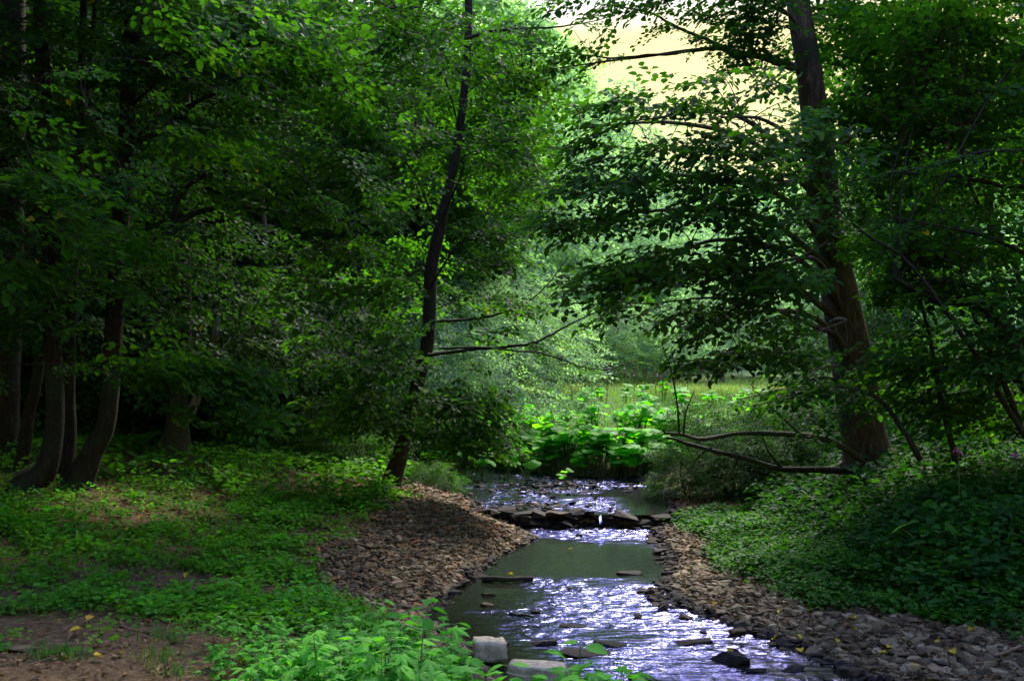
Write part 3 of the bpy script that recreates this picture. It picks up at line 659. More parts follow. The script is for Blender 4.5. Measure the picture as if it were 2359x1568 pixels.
# forked tree behind the low leafy spray
t = Tree('forked_tree', 'mossy forked tree behind the bright leafy spray at left', [(402, 1055, 92), (408, 1000, 60), (412, 930, 42), (420, 850, 28), (428, 760, 24), (430, 650, 22), (425, 450, 20), (430, 200, 16), (430, -100, 10)], 13.6, ('moss', 'leaf_shaded'), rough=.14)
t.limb([(415, 985), (440, 945), (462, 890), (480, 840), (495, 780), (505, 700)], 13.5, 24, 14, m='bark_pale')
for c in [(380, 500, 13.5, 240, 150, 1.2, 90), (470, 300, 13.5, 240, 160, 1.2, 90), (560, 770, 13.5, 220, 90, 1.0, 70)]: t.cluster(*c, T=SM)
t.done()
t = Tree('birch_tree', 'slender pale barked tree glimpsed behind the leaves left of centre', [(648, 1015, 17), (640, 950, 15), (630, 800, 14), (612, 560, 13), (597, 380, 13), (586, 210, 12), (575, 0, 10), (570, -300, 6)], 17.5, ('bark_pale', 'leaf_shaded'), rough=.05)
for c in [(600, 900, 17, 150, 60, 1.2, 50), (700, 700, 17.5, 220, 130, 1.5, 80), (560, 480, 17.5, 220, 150, 1.5, 80), (680, 250, 17.5, 240, 180, 1.5, 90)]: t.cluster(*c, T=SM)
t.done()
# near sprays hanging from a hornbeam that stands outside the left border
t = Tree('hornbeam_tree', 'hornbeam outside the left border whose bright sprays hang nearest the camera', [(-420, 1500, 120), (-400, 1200, 90), (-380, 800, 80), (-330, 300, 70), (-260, -200, 55), (-200, -700, 30)], 7.4, ('bark', 'leaf')); t.lr = .12
t.twig([(-300, 330), (-100, 250), (0, 215), (90, 185), (180, 155), (330, 140), (470, 190), (640, 250), (780, 330), (850, 470)], 7.6, 4, 1.2, every=.18)
t.twig([(-150, 260), (20, 255), (60, 330), (75, 380), (110, 430), (140, 470)], 7.0, 3.5, 1.2, every=.12, scale=.75)
t.twig([(180, 160), (205, 240), (230, 310), (270, 370), (300, 430), (320, 500)], 7.2, 3, 1.2, every=.12, scale=.7)
t.twig([(640, 250), (690, 400), (760, 480), (830, 560), (880, 640)], 7.6, 3, 1.2, every=.14, scale=.7)
t.twig([(-350, 900), (-100, 850), (120, 840), (280, 860), (400, 880), (520, 900), (560, 960)], 8.2, 3.5, 1.5, every=.12, scale=.8)
t.twig([(-350, 700), (-100, 640), (80, 620), (200, 650), (330, 720), (420, 800), (470, 900)], 8.0, 3.5, 1.5, every=.16, scale=.8)
t.twig([(-350, 560), (-80, 500), (100, 470), (160, 500), (210, 600)], 7.4, 3.5, 1.5, every=.16, scale=.8)
for c in [(130, 425, 7.2, 130, 60, .5, 16), (30, 640, 7.6, 120, 90, .5, 18), (420, 860, 8.4, 140, 55, .5, 34), (250, 560, 8.2, 160, 70, .6, 20), (560, 360, 8.6, 190, 120, .7, 34), (720, 200, 8.4, 170, 120, .7, 28), (560, 890, 8.6, 120, 60, .5, 28), (560, 60, 8, 250, 70, .6, 28)]: t.cluster(*c, limb=False, tint=.1)
t.cluster(-600, -450, 7.5, 750, 350, 2.5, 170, T=SC)
t.done()
# arching hazel on the right
t = Tree('hazel_bush', 'many-stemmed hazel arching over the right bank in front of the thick trunk', [(2500, 1060, 60), (2440, 960, 50), (2359, 870, 40), (2320, 770, 32), (2250, 700, 26), (2150, 690, 18), (2060, 640, 12)], 9.2, ('bark', 'leaf'), cat='bush')
for a in [[(2480, 1060), (2420, 900), (2359, 880), (2280, 820), (2180, 800)], [(2400, 1060), (2300, 900), (2210, 760), (2090, 600), (1990, 540), (1920, 465)], [(2200, 1060), (2170, 950), (2140, 800), (2100, 640), (2060, 480)],
          [(2500, 900), (2400, 640), (2300, 560), (2180, 520), (2050, 500)], [(2420, 1040), (2359, 700), (2310, 560), (2230, 420), (2200, 250), (2190, 60)], [(2500, 900), (2400, 480), (2300, 430), (2200, 410), (2080, 400), (1980, 330)],
          [(2359, 1000), (2300, 850), (2240, 720), (2210, 600), (2150, 430)], [(2120, 1060), (2060, 960), (2010, 910), (1950, 890), (1900, 880)], [(2600, 800), (2450, 400), (2300, 350), (2150, 380), (1950, 420)]]:
    t.twig(a, 9.4 + rng.normal(0, .4), 15, 3, every=.2, scale=.85)
for c in [(2230, 250, 10.2, 200, 230, 1.3, 190), (2200, 600, 9.6, 200, 150, 1.1, 110), (2080, 560, 10.2, 110, 130, .8, 50), (2130, 840, 9.8, 180, 80, .9, 75), (2310, 760, 8.6, 100, 120, .6, 40), (2140, 80, 10.5, 220, 120, 1.2, 110), (2250, 960, 9.8, 150, 60, .8, 40), (2040, 250, 10.5, 130, 160, .8, 70)]: t.cluster(*c)
t.cluster(2800, -350, 9, 450, 350, 2, 100, T=SC)
t.done()
# low dead boughs reaching from the foot of the right tree over the stream
def bough(label, pts, Y, w0, w1, m='moss', twigs=()):
    p = [P(a[0], a[1], a[2] if len(a) > 2 else Y) for a in pts]; n = 14 * len(p)
    r = thing('fallen_branch', label, 'branch', p[0]); w = resample(p, n) + np.cumsum(rng.normal(0, .002, (n, 3)), 0)
    V, F = tube(w, np.linspace(w0, w1, n) * .5 * pxm(Y), 9, .16, 7); b = Bag(); b.add(V, F); b.make('bough', [M[m]], r, True)
    for tw in twigs:
        q = resample([P(a[0], a[1], Y) for a in tw], 14); V, F = tube(q, np.linspace(6, 2, 14) * .5 * pxm(Y), 5, .1); b = Bag(); b.add(V, F); b.make('twig', [M[m]], r, True)
bough('mossy dead bough curving down to the right trunk foot, upper of the pair', [(1985, 1062), (1945, 1035), (1890, 1012), (1800, 1000), (1700, 998), (1620, 1010), (1575, 1000), (1530, 996)], 11.4, 17, 6,
      twigs=[[(1850, 1005), (1800, 960), (1770, 930), (1740, 900)], [(1565, 1000), (1560, 930), (1545, 850), (1520, 780)], [(1575, 1000), (1580, 950), (1600, 900)]])
bough('dark sagging dead bough over the pool edge, lower of the pair', [(1965, 1085), (1880, 1078), (1800, 1075), (1720, 1050), (1640, 1030), (1580, 1010), (1540, 1000)], 11.2, 18, 6, 'bark', [[(1800, 1075), (1770, 1040), (1755, 1000)], [(1700, 1045), (1690, 1080), (1660, 1110)], [(1640, 1030), (1610, 1050), (1590, 1085)]])

# ---------------------------------------------------------------- trees further off (shared crowns)
def dist_crown(n, T, w, h, seed, lob=7):
    r_ = np.random.default_rng(seed); b = Bag(); cen = r_.normal(0, .45, (lob, 3)); cen[:, 2] *= .9
    q = r_.normal(size=(n, 3)); q /= np.linalg.norm(q, axis=1)[:, None]; rr = r_.uniform(.35, .62, n)
    p = cen[r_.integers(0, lob, n)] + q * rr[:, None]; p = p * np.array([w * .62, w * .62, h * .42]); p[:, 2] += h * .5
    yaw = np.arctan2(p[:, 1], p[:, 0]) + r_.normal(0, .5, n)
    scatter(b, T, p, yaw, r_.normal(.25, .3, n), r_.normal(0, .3, n), r_.uniform(.7, 1.2, n), addt=.5)
    return b
def proto(n, T, w, h, seed, leaf, barkm='bark'):
    b = dist_crown(n, T, w, h, seed); V = np.concatenate(b.V); F = np.concatenate(b.F4); mi = np.concatenate(b.m4)
    V[:, 2] += h * (.12 if leaf == 'leaf_shaded' else -.03)
    cm = mesh('crown', V, F, [M[leaf], M['twig']], mi, np.concatenate(b.t))
    pth = resample([(0, 0, -.5), (.05 * w, 0, h * .2), (-.02 * w, .03 * w, h * .5), (0, 0, h * .8)], 24)
    V, F = tube(pth, np.linspace(.024, .006, 24) * h * .6 + .01, 9, .12); tm = mesh('trunk', V, F, [M[barkm]], None, None, True)
    return cm, tm
PR = {'broad': proto(1100, SC, 6.5, 12, 1, 'leaf_shaded'), 'pale': proto(1200, SC, 7, 12, 2, 'leaf_hazed', 'bark_pale'), 'round': proto(1300, SM, 4.2, 5.5, 3, 'leaf_hazed', 'bark_pale'), 'bush': proto(700, SM, 2.6, 2.6, 4, 'leaf_shaded'), 'shrub': proto(700, SM, 2.6, 2.6, 5, 'leaf')}
def place_tree(name, label, pr, x, y, s, yaw, cat='tree', group=None, dz=0):
    cm, tm = PR[pr]; r = thing(name, label, cat, (x, y, Hs(x, y) + dz), group); r.rotation_euler.z = yaw; r.scale = (s, s, s)
    obj('trunk', tm, r); obj('crown', cm, r); return r
G1 = 'trees of the wood that closes the left side'
def at_px(xp, Y): p = P(xp, 800, Y); return p[0], Y
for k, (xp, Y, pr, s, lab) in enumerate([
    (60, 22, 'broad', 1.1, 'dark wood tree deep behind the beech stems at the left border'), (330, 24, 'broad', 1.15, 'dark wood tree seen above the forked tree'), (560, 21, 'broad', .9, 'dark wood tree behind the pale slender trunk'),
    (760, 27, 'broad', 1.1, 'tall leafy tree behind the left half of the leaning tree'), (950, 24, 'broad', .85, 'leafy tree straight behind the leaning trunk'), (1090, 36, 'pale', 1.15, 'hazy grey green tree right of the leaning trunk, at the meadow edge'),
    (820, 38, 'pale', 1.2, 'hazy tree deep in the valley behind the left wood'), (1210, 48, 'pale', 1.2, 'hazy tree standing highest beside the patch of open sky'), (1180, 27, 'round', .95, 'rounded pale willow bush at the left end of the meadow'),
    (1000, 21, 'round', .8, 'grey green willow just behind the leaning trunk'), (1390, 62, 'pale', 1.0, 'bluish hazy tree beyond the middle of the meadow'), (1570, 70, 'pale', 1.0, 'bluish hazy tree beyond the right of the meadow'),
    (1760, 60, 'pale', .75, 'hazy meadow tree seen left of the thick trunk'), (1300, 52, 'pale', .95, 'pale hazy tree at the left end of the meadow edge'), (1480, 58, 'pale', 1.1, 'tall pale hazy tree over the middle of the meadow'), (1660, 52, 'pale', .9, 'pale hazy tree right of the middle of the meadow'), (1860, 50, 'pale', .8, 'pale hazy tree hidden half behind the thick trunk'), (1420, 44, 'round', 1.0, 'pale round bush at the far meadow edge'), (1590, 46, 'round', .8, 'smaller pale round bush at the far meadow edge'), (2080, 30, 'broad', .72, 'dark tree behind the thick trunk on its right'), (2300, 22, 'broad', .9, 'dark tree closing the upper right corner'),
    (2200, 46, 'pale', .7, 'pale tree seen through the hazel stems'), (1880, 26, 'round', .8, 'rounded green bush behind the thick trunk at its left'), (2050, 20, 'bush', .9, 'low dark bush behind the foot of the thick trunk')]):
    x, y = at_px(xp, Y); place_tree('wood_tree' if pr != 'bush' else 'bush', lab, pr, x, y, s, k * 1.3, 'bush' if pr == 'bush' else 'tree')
# trees overhead outside the picture that shade the left, the right and the path behind the camera
k = 0
for x, y, s in [(-8, 6, 1), (-7, 1, .95), (-11, 12, 1.1), (-6.5, -5, 1), (-13, 2, 1.1), (12.5, 5, .95), (10.5, 12, .9), (13, -2, 1), (-9, 17, 1), (-14, 20, 1.1), (12, 17, .9), (-6, -11, 1.0), (8, -11, 1.0), (-18, 9, 1.2), (-12, 29, 1.2), (-20, 26, 1.2), (-19, 38, 1.3)]:
    k += 1; place_tree('wood_tree', 'tall shading wood tree whose crown reaches in over the picture edge', 'broad', x, y, s, k * 2.1, 'tree', G1)
for k, (x, y, s) in enumerate([(-7.5, 17, .55), (-10, 15.5, .6), (-9, 20, .7), (-6, 20, .6), (-12, 18, .7), (-7.5, 24, .75), (-13, 24, .8), (-4.5, 26, .7), (-15, 15, .7), (-11, 28, .9)]):
    place_tree('wood_tree', 'dark low crowned tree filling the wood behind the beech stems', 'broad', x, y, s, k * 1.7 + .5, 'tree', 'dark trees filling the left wood')
for k, (x, y, s) in enumerate([(-5.5, 17, 1.3), (-7.2, 15.5, 1.2), (-8.8, 17.5, 1.6), (-10.5, 15, 1.5), (-6.6, 19.5, 1.6), (-9, 13.6, 1.1), (-12, 17, 1.8), (-4.2, 19, 1.4), (-7.5, 22, 2)]):
    place_tree('shrub', 'dark thicket filling the gaps between the beech stems', 'bush', x, y, s, k * 1.7, 'shrub', 'dark thickets behind the beech stems', -.6)
# low shrubs and undergrowth
for k, (xp, yp, Y, s, lab) in enumerate([
    (1570, 1070, 14.2, .34, 'dark shrub hanging over the right side of the upper pool'), (1690, 1060, 13.4, .4, 'green shrub behind the pair of dead boughs'), (1800, 1040, 14, .5, 'green shrub between the boughs and the thick trunk'),
    (820, 1020, 15, .42, 'bright green shrub left of the leaning trunk'), (730, 1010, 16, .5, 'shaded shrub below the pale slender trunk'), (700, 960, 20, .8, 'tall thicket behind the pale slender trunk'), (530, 980, 20, .75, 'dark thicket right of the forked tree'),
    (1000, 1080, 14.6, .28, 'small bush at the foot of the leaning tree'), (2250, 1000, 13, .6, 'dark shrub under the hazel near the right border'), (860, 940, 23, .9, 'bright thicket seen behind the leaning trunk')]):
    x, y = at_px(xp, Y); place_tree('shrub', lab, 'bush' if k in (0, 1, 2, 5, 6, 8) else 'shrub', x, y, s, k * 1.9, 'shrub', None, -.15)

# far wooded hillsides
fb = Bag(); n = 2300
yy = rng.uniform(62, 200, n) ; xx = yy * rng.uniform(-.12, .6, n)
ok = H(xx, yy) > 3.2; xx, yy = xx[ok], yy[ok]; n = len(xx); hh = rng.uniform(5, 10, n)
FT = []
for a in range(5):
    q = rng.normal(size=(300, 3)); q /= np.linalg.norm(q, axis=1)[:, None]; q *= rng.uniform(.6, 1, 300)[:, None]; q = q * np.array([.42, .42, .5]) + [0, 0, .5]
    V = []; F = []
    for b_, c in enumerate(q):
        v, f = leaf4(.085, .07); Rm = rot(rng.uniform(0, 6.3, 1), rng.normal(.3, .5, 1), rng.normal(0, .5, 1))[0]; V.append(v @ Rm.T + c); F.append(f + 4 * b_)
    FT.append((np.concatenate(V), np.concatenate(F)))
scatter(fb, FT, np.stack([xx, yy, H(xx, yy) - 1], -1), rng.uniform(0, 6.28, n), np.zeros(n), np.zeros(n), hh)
kind(fb.make('far_wood', [M['leaf_hazed']]), 'stuff')

# ---------------------------------------------------------------- ground vegetation
def rosette(nl, r, ll, lw, lf=leaf4, up=.5, hh=.05):
    V = []; F = []; n = 0
    for k in range(nl):
        yaw = rng.uniform(0, 6.28); v, f = lf(ll * rng.uniform(.6, 1.1), lw * rng.uniform(.7, 1.1))
        Rm = rot(np.array([yaw]), np.array([-rng.uniform(-.3, up)]), rng.normal(0, .4, 1))[0]
        c = np.array([math.cos(yaw), math.sin(yaw), 0]) * r * rng.random() + [0, 0, hh * (.3 + rng.random())]
        V.append(v @ Rm.T + c); F.append(f + n); n += len(v)
    return np.concatenate(V), np.concatenate(F)
RO = [rosette(11, .07, .042, .034) for _ in range(8)]
RO2 = [rosette(10, .09, .065, .045, leaf6, .5, .12) for _ in range(8)]
def cover_mask(x, y):
    dl, dr = dl_dr(x, y)
    nz = fnoise(x * 1.1, y * 1.1, 71); n2 = fnoise(x * 4, y * 4, 72)
    e = np.interp(y, [5, 5.6, 7, 8, 9.5, 11, 12.5, 14.5], [.2, .4, .7, .95, 1.3, 1.6, 1.5, .8]) + .7 * (fnoise(x * 1.2, y * 1.2, 51) - .5)
    left = sstep(e - .15, e + .3, dl) * np.clip(.95 * sstep(.42, .60, nz * .5 + n2 * .5) + .10, 0, 1)
    path = sstep(1.1, .3, ((x + 1.95) / 1.45) ** 2 + ((y - 5.4) / 1.05) ** 2 + 1.1 * (fnoise(x * 2.5, y * 2.5, 73) - .5)) * .96
    path2 = sstep(1, .5, ((x + 2.6) / .55) ** 2 + ((y - 7.4) / .35) ** 2) * .8
    left = left * (1 - np.maximum(path, path2)) * (1 - .75 * sstep(-2.2, -3.6, x) * sstep(9.2, 10.2, y)*sstep(12.5,11.5,y))
    e2 = np.interp(y, [5, 6.5, 7.5, 9, 11, 13], [2.0, 1.35, .85, .6, .35, .2]) + .6 * (fnoise(x * 1.3, y * 1.3, 61) - .5)
    right = sstep(e2 - .1, e2 + .3, dr) * np.clip(sstep(.22, .4, nz * .6 + n2 * .4) + .25, 0, 1)
    return np.where(x < (edges(y)[0] + edges(y)[1]) / 2, left, right)
def creeper(name, T, n, x0, x1, y0, y1, sc0, sc1, mats, tn=0.0, hmul=1.0):
    x, y = pts_in(x0, x1, y0, y1, n); ok = rng.random(n) < cover_mask(x, y); x, y = x[ok], y[ok]; n = len(x)
    hz = .10 * np.clip(fnoise(x * 2.2, y * 2.2, 81) - .35, 0, 1) * hmul
    b = Bag(); scatter(b, T, np.stack([x, y, H(x, y) + hz * rng.random(n) * 1.5], -1), rng.uniform(0, 6.28, n), rng.normal(0, .2, n), rng.normal(0, .2, n), rng.uniform(sc0, sc1, n), 0,
                       np.clip(rng.random(n) * .6 + .5 * fnoise(x * 1.5, y * 1.5, 83) + tn, 0, 1))
    return kind(b.make(name, mats), 'stuff')
creeper('ground_cover', RO, 24000, -7, 1, 5, 12, .75, 1.4, [M['herb']], .05)
creeper('ground_cover', RO2, 5000, -10, -.5, 11, 19, .9, 1.7, [M['herb']], -.05, 2)
creeper('ground_cover', RO, 22000, 1.5, 6.5, 5.5, 12.5, .8, 1.5, [M['herb_shaded']], .15, 1.6)
creeper('ground_cover', RO2, 2600, -6, .5, 5.4, 11, .5, .95, [M['fresh']], -.3)
creeper('undergrowth', RO2, 6500, 3.0, 10, 6, 18, .8, 1.6, [M['herb_shaded']], -.15, 2)
# leaf litter
x, y = pts_in(-7, 6, 4, 14, 60000); dl, dr = dl_dr(x, y); ok = (np.maximum(dl, dr) > .1) & (rng.random(len(x)) < (.3 + .5 * fnoise(x * 2, y * 2, 90)) * (1 - .6 * cover_mask(x, y)) * (1 + .8 * (x > 1))); x, y = x[ok][:24000], y[ok][:24000]
LT4 = [leaf4(.035, .02), leaf6(.045, .028, .5, .3)]; LT4 = [(leaf4(.035, .022)[0], leaf4(1, 1)[1]), (leaf4(.05, .03)[0] * [1, 1, 2.5], leaf4(1, 1)[1]), (leaf4(.07, .008)[0], leaf4(1, 1)[1])]
b = Bag(); n = len(x); scatter(b, LT4, np.stack([x, y, H(x, y) + .018 + .01 * rng.random(n)], -1), rng.uniform(0, 6.28, n), rng.normal(0, .3, n), rng.normal(0, .5, n), rng.uniform(.6, 1.1, n), 0, rng.random(n) * .96)
kind(b.make('leaf_litter', [M['litter']]), 'stuff')
# twigs and thin sticks strewn on the ground
x, y = pts_in(-7, 6, 4.5, 13, 2600); dl, dr = dl_dr(x, y); ok = np.maximum(dl, dr) > .15; x, y = x[ok], y[ok]; n = len(x)
TW = []
for a in range(6):
    V, F = tube(np.array([[-.5, 0, 0], [-.15, rng.normal(0, .03), .02], [.2, rng.normal(0, .05), .015], [.5, rng.normal(0, .04), 0]]), [.012, .011, .009, .005], 4); TW.append((V, F))
b = Bag(); scatter(b, TW, np.stack([x, y, H(x, y) + .02], -1), rng.uniform(0, 6.28, n), rng.normal(0, .12, n), rng.uniform(0, 6.28, n), .08 + .3 * rng.random(n) ** 3, rng.integers(0, 2) * 0)
kind(b.make('twig_litter', [M['wood']]), 'stuff')
# grass: tufts on the path, meadow grass
def blades(n, h, bag, px, py, hs, tint, lean=.35):
    yaw = rng.uniform(0, 6.28, n); l = np.abs(rng.normal(0, lean, n)); w_ = rng.uniform(.003, .006, n) * (h / .2) ** .5
    z = H(px, py); d = np.stack([np.cos(yaw), np.sin(yaw)], -1); s_ = np.stack([-d[:, 1], d[:, 0]], -1)
    B = np.stack([px, py, z], -1); hh_ = h * hs
    V = np.empty((n, 5, 3))
    def pt(t, side): 
        q = B.copy(); q[:, :2] += d * (l * hh_ * t * t)[:, None] + s_ * (w_ * side)[:, None]; q[:, 2] += hh_ * t * (1 - .25 * l * t); return q
    V[:, 0] = pt(0, 1); V[:, 1] = pt(0, -1); V[:, 2] = pt(.55, -.8); V[:, 3] = pt(.55, .8); V[:, 4] = pt(1, 0)
    base = (np.arange(n) * 5)[:, None]
    bag.add(V.reshape(-1, 3), base + np.array([0, 1, 2, 3]), 0, np.repeat(tint, 5))
    bag.F3.append(base + np.array([3, 2, 4]) + bag.n - n * 5); bag.m3.append(np.zeros(n, int))
gb = Bag()
cx = np.concatenate([rng.uniform(-4, -1.5, 34), np.full(12, -1.12) + rng.normal(0, .12, 12), np.full(10, -.85) + rng.normal(0, .15, 10)]); cyy = np.concatenate([rng.uniform(4.8, 8.8, 34), 5.35 + rng.normal(0, .1, 12), 6.6 + rng.normal(0, .15, 10)])
for a, c in zip(cx, cyy):
    n = 60; px = a + rng.normal(0, .07, n); py = c + rng.normal(0, .06, n); blades(n, .10, gb, px, py, rng.uniform(.5, 1.1, n), rng.random(n) * .35, .9)
n = 16000; px, py = pts_in(-7, .5, 4.8, 13, n); ok = rng.random(n) < cover_mask(px, py) * sstep(.45, .7, fnoise(px * .9, py * .9, 97)); px, py = px[ok], py[ok]; n = len(px)
blades(n, .13, gb, px, py, rng.uniform(.5, 1.2, n), rng.random(n) * .75, .7)
kind(gb.make('grass', [M['grass']]), 'stuff')
gb = Bag(); n = 60000
py = 17.6 + 42 * rng.random(n) ** 1.5; px = rng.uniform(-.35, 1, n) * (py * .62) + .5
dl, dr = dl_dr(px, py); ok = dr > .2; px, py = px[ok], py[ok]; n = len(px)
pat = fnoise(px * .5, py * .3, 95)
blades(n, .34, gb, px, py, rng.uniform(.5, 1.2, n) * (.35 + .9 * pat), np.clip(.05 + .75 * pat + rng.normal(0, .15, n) + .25 * sstep(22, 34, py), 0, 1), 1.0)
kind(gb.make('meadow_grass', [M['grass']]), 'stuff')
# brown seed stalks and cream flower heads in the meadow
gb = Bag()
for k in range(80):
    y = 24 + 26 * rng.random() ** 1.3; x = y * rng.uniform(.02, .34); z = Hs(x, y); h = rng.uniform(.5, 1.0)
    V, F = tube(np.array([[x, y, z], [x + rng.normal(0, .05), y, z + h]]), [.012, .006], 3); gb.add(V, F, 0)
    n = 10; q = np.stack([x + rng.normal(0, .05, n), y + rng.normal(0, .05, n), z + h - rng.random(n) * .4], -1); T4 = [(leaf4(.12, .04)[0], leaf4(1, 1)[1])]
    scatter(gb, T4, q, rng.uniform(0, 6.28, n), rng.normal(-.8, .5, n), rng.normal(0, .5, n), 1, 0)
kind(gb.make('seed_stalks', [M['stalk_brown']]), 'stuff')
for k in range(16):
    xp = rng.uniform(1330, 1480) if k < 12 else rng.uniform(1600, 1700); Y = rng.uniform(25, 32); p = P(xp, rng.uniform(900, 922), Y); z = Hs(p[0], p[1])
    r = thing('meadow_flower', 'cream white flower head on a tall stem in the meadow grass', 'flower', (p[0], p[1], z), 'cream flower heads in the meadow')
    V, F = tube(np.array([[p[0], p[1], z], p]), [.008, .006], 4); b = Bag(); b.add(V, F); b.make('stem', [M['stalk']], r)
    b = Bag(); n = 110; q = p + rng.normal(0, 1, (n, 3)) * [.05, .04, .035]; scatter(b, [(leaf4(.05, .05)[0], leaf4(1, 1)[1])], q, rng.uniform(0, 6.28, n), rng.normal(0, .5, n), rng.normal(0, .5, n), 1); b.make('flower_head', [M['white_fl']], r)

# ---------------------------------------------------------------- butterbur: big round leaves on stalks
def round_leaf(rad, seed):
    r_ = np.random.default_rng(seed); n = 18; V = [[0, 0, 0]]; ph = r_.random() * 6
    for ring, f in ((1, .5), (2, 1.0)):
        for k in range(n):
            a = 2 * np.pi * k / n; notch = 1 - .75 * np.exp(-((np.angle(np.exp(1j * (a - np.pi)))) / .28) ** 2)
            rr = rad * f * (1 + .06 * math.sin(5 * a + ph)) * (notch if ring == 2 else notch ** .5)
            z = rad * (.12 * f * f * math.sin(3 * a + ph) - .22 * f * f + .05 * (k % 2) * f)
            V.append([rr * math.cos(a), rr * math.sin(a), z])
    F3 = [[0, 1 + k, 1 + (k + 1) % n] for k in range(n)]; F4 = [[1 + k, 1 + n + k, 1 + n + (k + 1) % n, 1 + (k + 1) % n] for k in range(n)]
    return np.array(V), np.array(F3), np.array(F4)
RL = [round_leaf(1, s_) for s_ in range(6)]
def butterbur_protos():
    out_ = []
    for v in range(7):
        L = Bag(); S = Bag(); nl = 4 + v % 4
        for k in range(nl):
            a = rng.uniform(0, 6.28); h = rng.uniform(.35, .75); o_ = rng.uniform(.05, .3); tip = np.array([o_ * math.cos(a), o_ * math.sin(a), h]); rad = rng.uniform(.13, .24)
            Vt, F3, F4 = RL[rng.integers(6)]; tl = rng.normal(.22, .18); Rm = rot(np.array([a]), np.array([tl]), rng.normal(0, .15, 1))[0]; W = (Vt * rad) @ Rm.T + tip
            tt_ = rng.random(); L.add(W, F4, 0, tt_); L.F3.append(F3 + L.n - len(W)); L.m3.append(np.zeros(len(F3), int))
            V, F = tube(resample([(0, 0, -.05), tip * [.35, .35, .5], tip], 7), np.linspace(.011, .007, 7), 6); S.add(V, F, 0)
        F = [np.concatenate(L.F4), np.concatenate(L.F3)]
        out_.append((mesh('leaves', np.concatenate(L.V), F, [M['butter']], None, np.concatenate(L.t), True), mesh('stalks', np.concatenate(S.V), np.concatenate(S.F4), [M['stalk']], None, None, True)))
    return out_
BP = butterbur_protos()
def butterbur(x, y, s, k, label, group=None, z=None):
    r = thing('butterbur_plant', label, 'plant', (x, y, Hs(x, y) if z is None else z), group); r.rotation_euler.z = k * 1.7; r.scale = (s, s, s)
    obj('leaves', BP[k % 7][0], r); obj('stalks', BP[k % 7][1], r)
for k, (xp, yp, s, lab) in enumerate([
    (1215, 1112, .85, 'butterbur with the biggest round leaf standing in the riffle'), (1110, 1105, .8, 'butterbur rising from the shallows right of the leaning tree'), (1045, 1085, .8, 'butterbur spreading over the gravel beside the leaning trunk'), (990, 1085, .75, 'butterbur pressed against the leaning trunk foot'),
    (1300, 1118, .4, 'smallest butterbur, low over the wet stones'), (1170, 1098, .6, 'butterbur between the two that stand in the riffle'), (1420, 1090, .75, 'butterbur leaning over the far bank by the dark shrub'), (1275, 1085, .7, 'butterbur at the foot of the far bank, centre')]):
    q = ground_at(xp, yp); butterbur(q[0], q[1], s, k, lab, None, q[2] - .02)
for k in range(110):
    y = rng.uniform(16.6, 18.4) if k < 55 else rng.uniform(18, 21.5); le, re = edges(y); x = re + rng.uniform(-.15, 1.0)
    butterbur(x, y, rng.uniform(.55, .85), k + 3, 'bright butterbur on the very edge of the far bank, leaning over the water', 'butterburs on the edge of the far bank')
for k in range(150):
    y = 17.3 + 8 * rng.random() ** 1.2; le, re = edges(y); x = re + .25 + rng.random() ** 1.2 * (3.4 if k < 70 else 8)
    if x > 6.5 and y < 18: continue
    butterbur(x, y, rng.uniform(.6, .9) if y < 19.5 else rng.uniform(.4, .65), k, 'bright round leaved butterbur crowding the far bank of the stream', 'butterburs crowding the far bank')

# ---------------------------------------------------------------- leafy weeds in the foreground and on the right bank
def maple_leaf(L=.12):
    """five-lobed toothed leaf along +x"""
    ang = []; 
    tips = [(0, 1.0), (.75, .86), (-.75, .86), (1.75, .55), (-1.75, .55)]
    pts = []
    order = [-1.75, -.75, 0, .75, 1.75]; rad = {0: 1.0, .75: .86, -.75: .86, 1.75: .5, -1.75: .5}
    for k, a in enumerate(order):
        r = rad[a]
        for da, f in ((-.22, .62), (-.14, .72), (-.10, .70), (0, 1), (.10, .70), (.14, .72), (.22, .62)): pts.append((a + da, r * f))
        if k < 4: mid = (a + order[k + 1]) / 2; pts.append((mid, .46 * min(r, rad[order[k + 1]]) + .08))
    V = [[0, 0, 0]]
    for a, r in pts:
        r *= L * .62; V.append([L * .38 + r * math.cos(a), r * math.sin(a), -.10 * r * r / L + .012 * math.cos(5 * a) * L])
    V[0] = [L * .38, 0, .012]
    n = len(V); F = [[0, k, k + 1] for k in range(1, n - 1)]
    V.append([L * .1, 0, 0]); F += [[0, n - 1, n], [0, n, 1]]
    return np.array(V), np.array(F)
def ovate_leaf(L=.09, W=.055):
    n = 9; V = []; F = []
    for k in range(n):
        t = k / (n - 1); w_ = W * .5 * (math.sin(math.pi * t ** .8) ** .8 if 0 < t < 1 else 0) * (1 + .10 * (k % 2)); x = L * t; z = -.25 * L * t * t
        V += [[x, w_, z + .15 * w_], [x, 0, z], [x, -w_, z + .15 * w_]]
    for k in range(n - 1):
        a = 3 * k; F += [[a, a + 1, a + 4, a + 3], [a + 1, a + 2, a + 5, a + 4]]
    F = np.array(F); F = np.concatenate([F[:, [0, 1, 2]], F[:, [0, 2, 3]]])
    return np.array(V), F
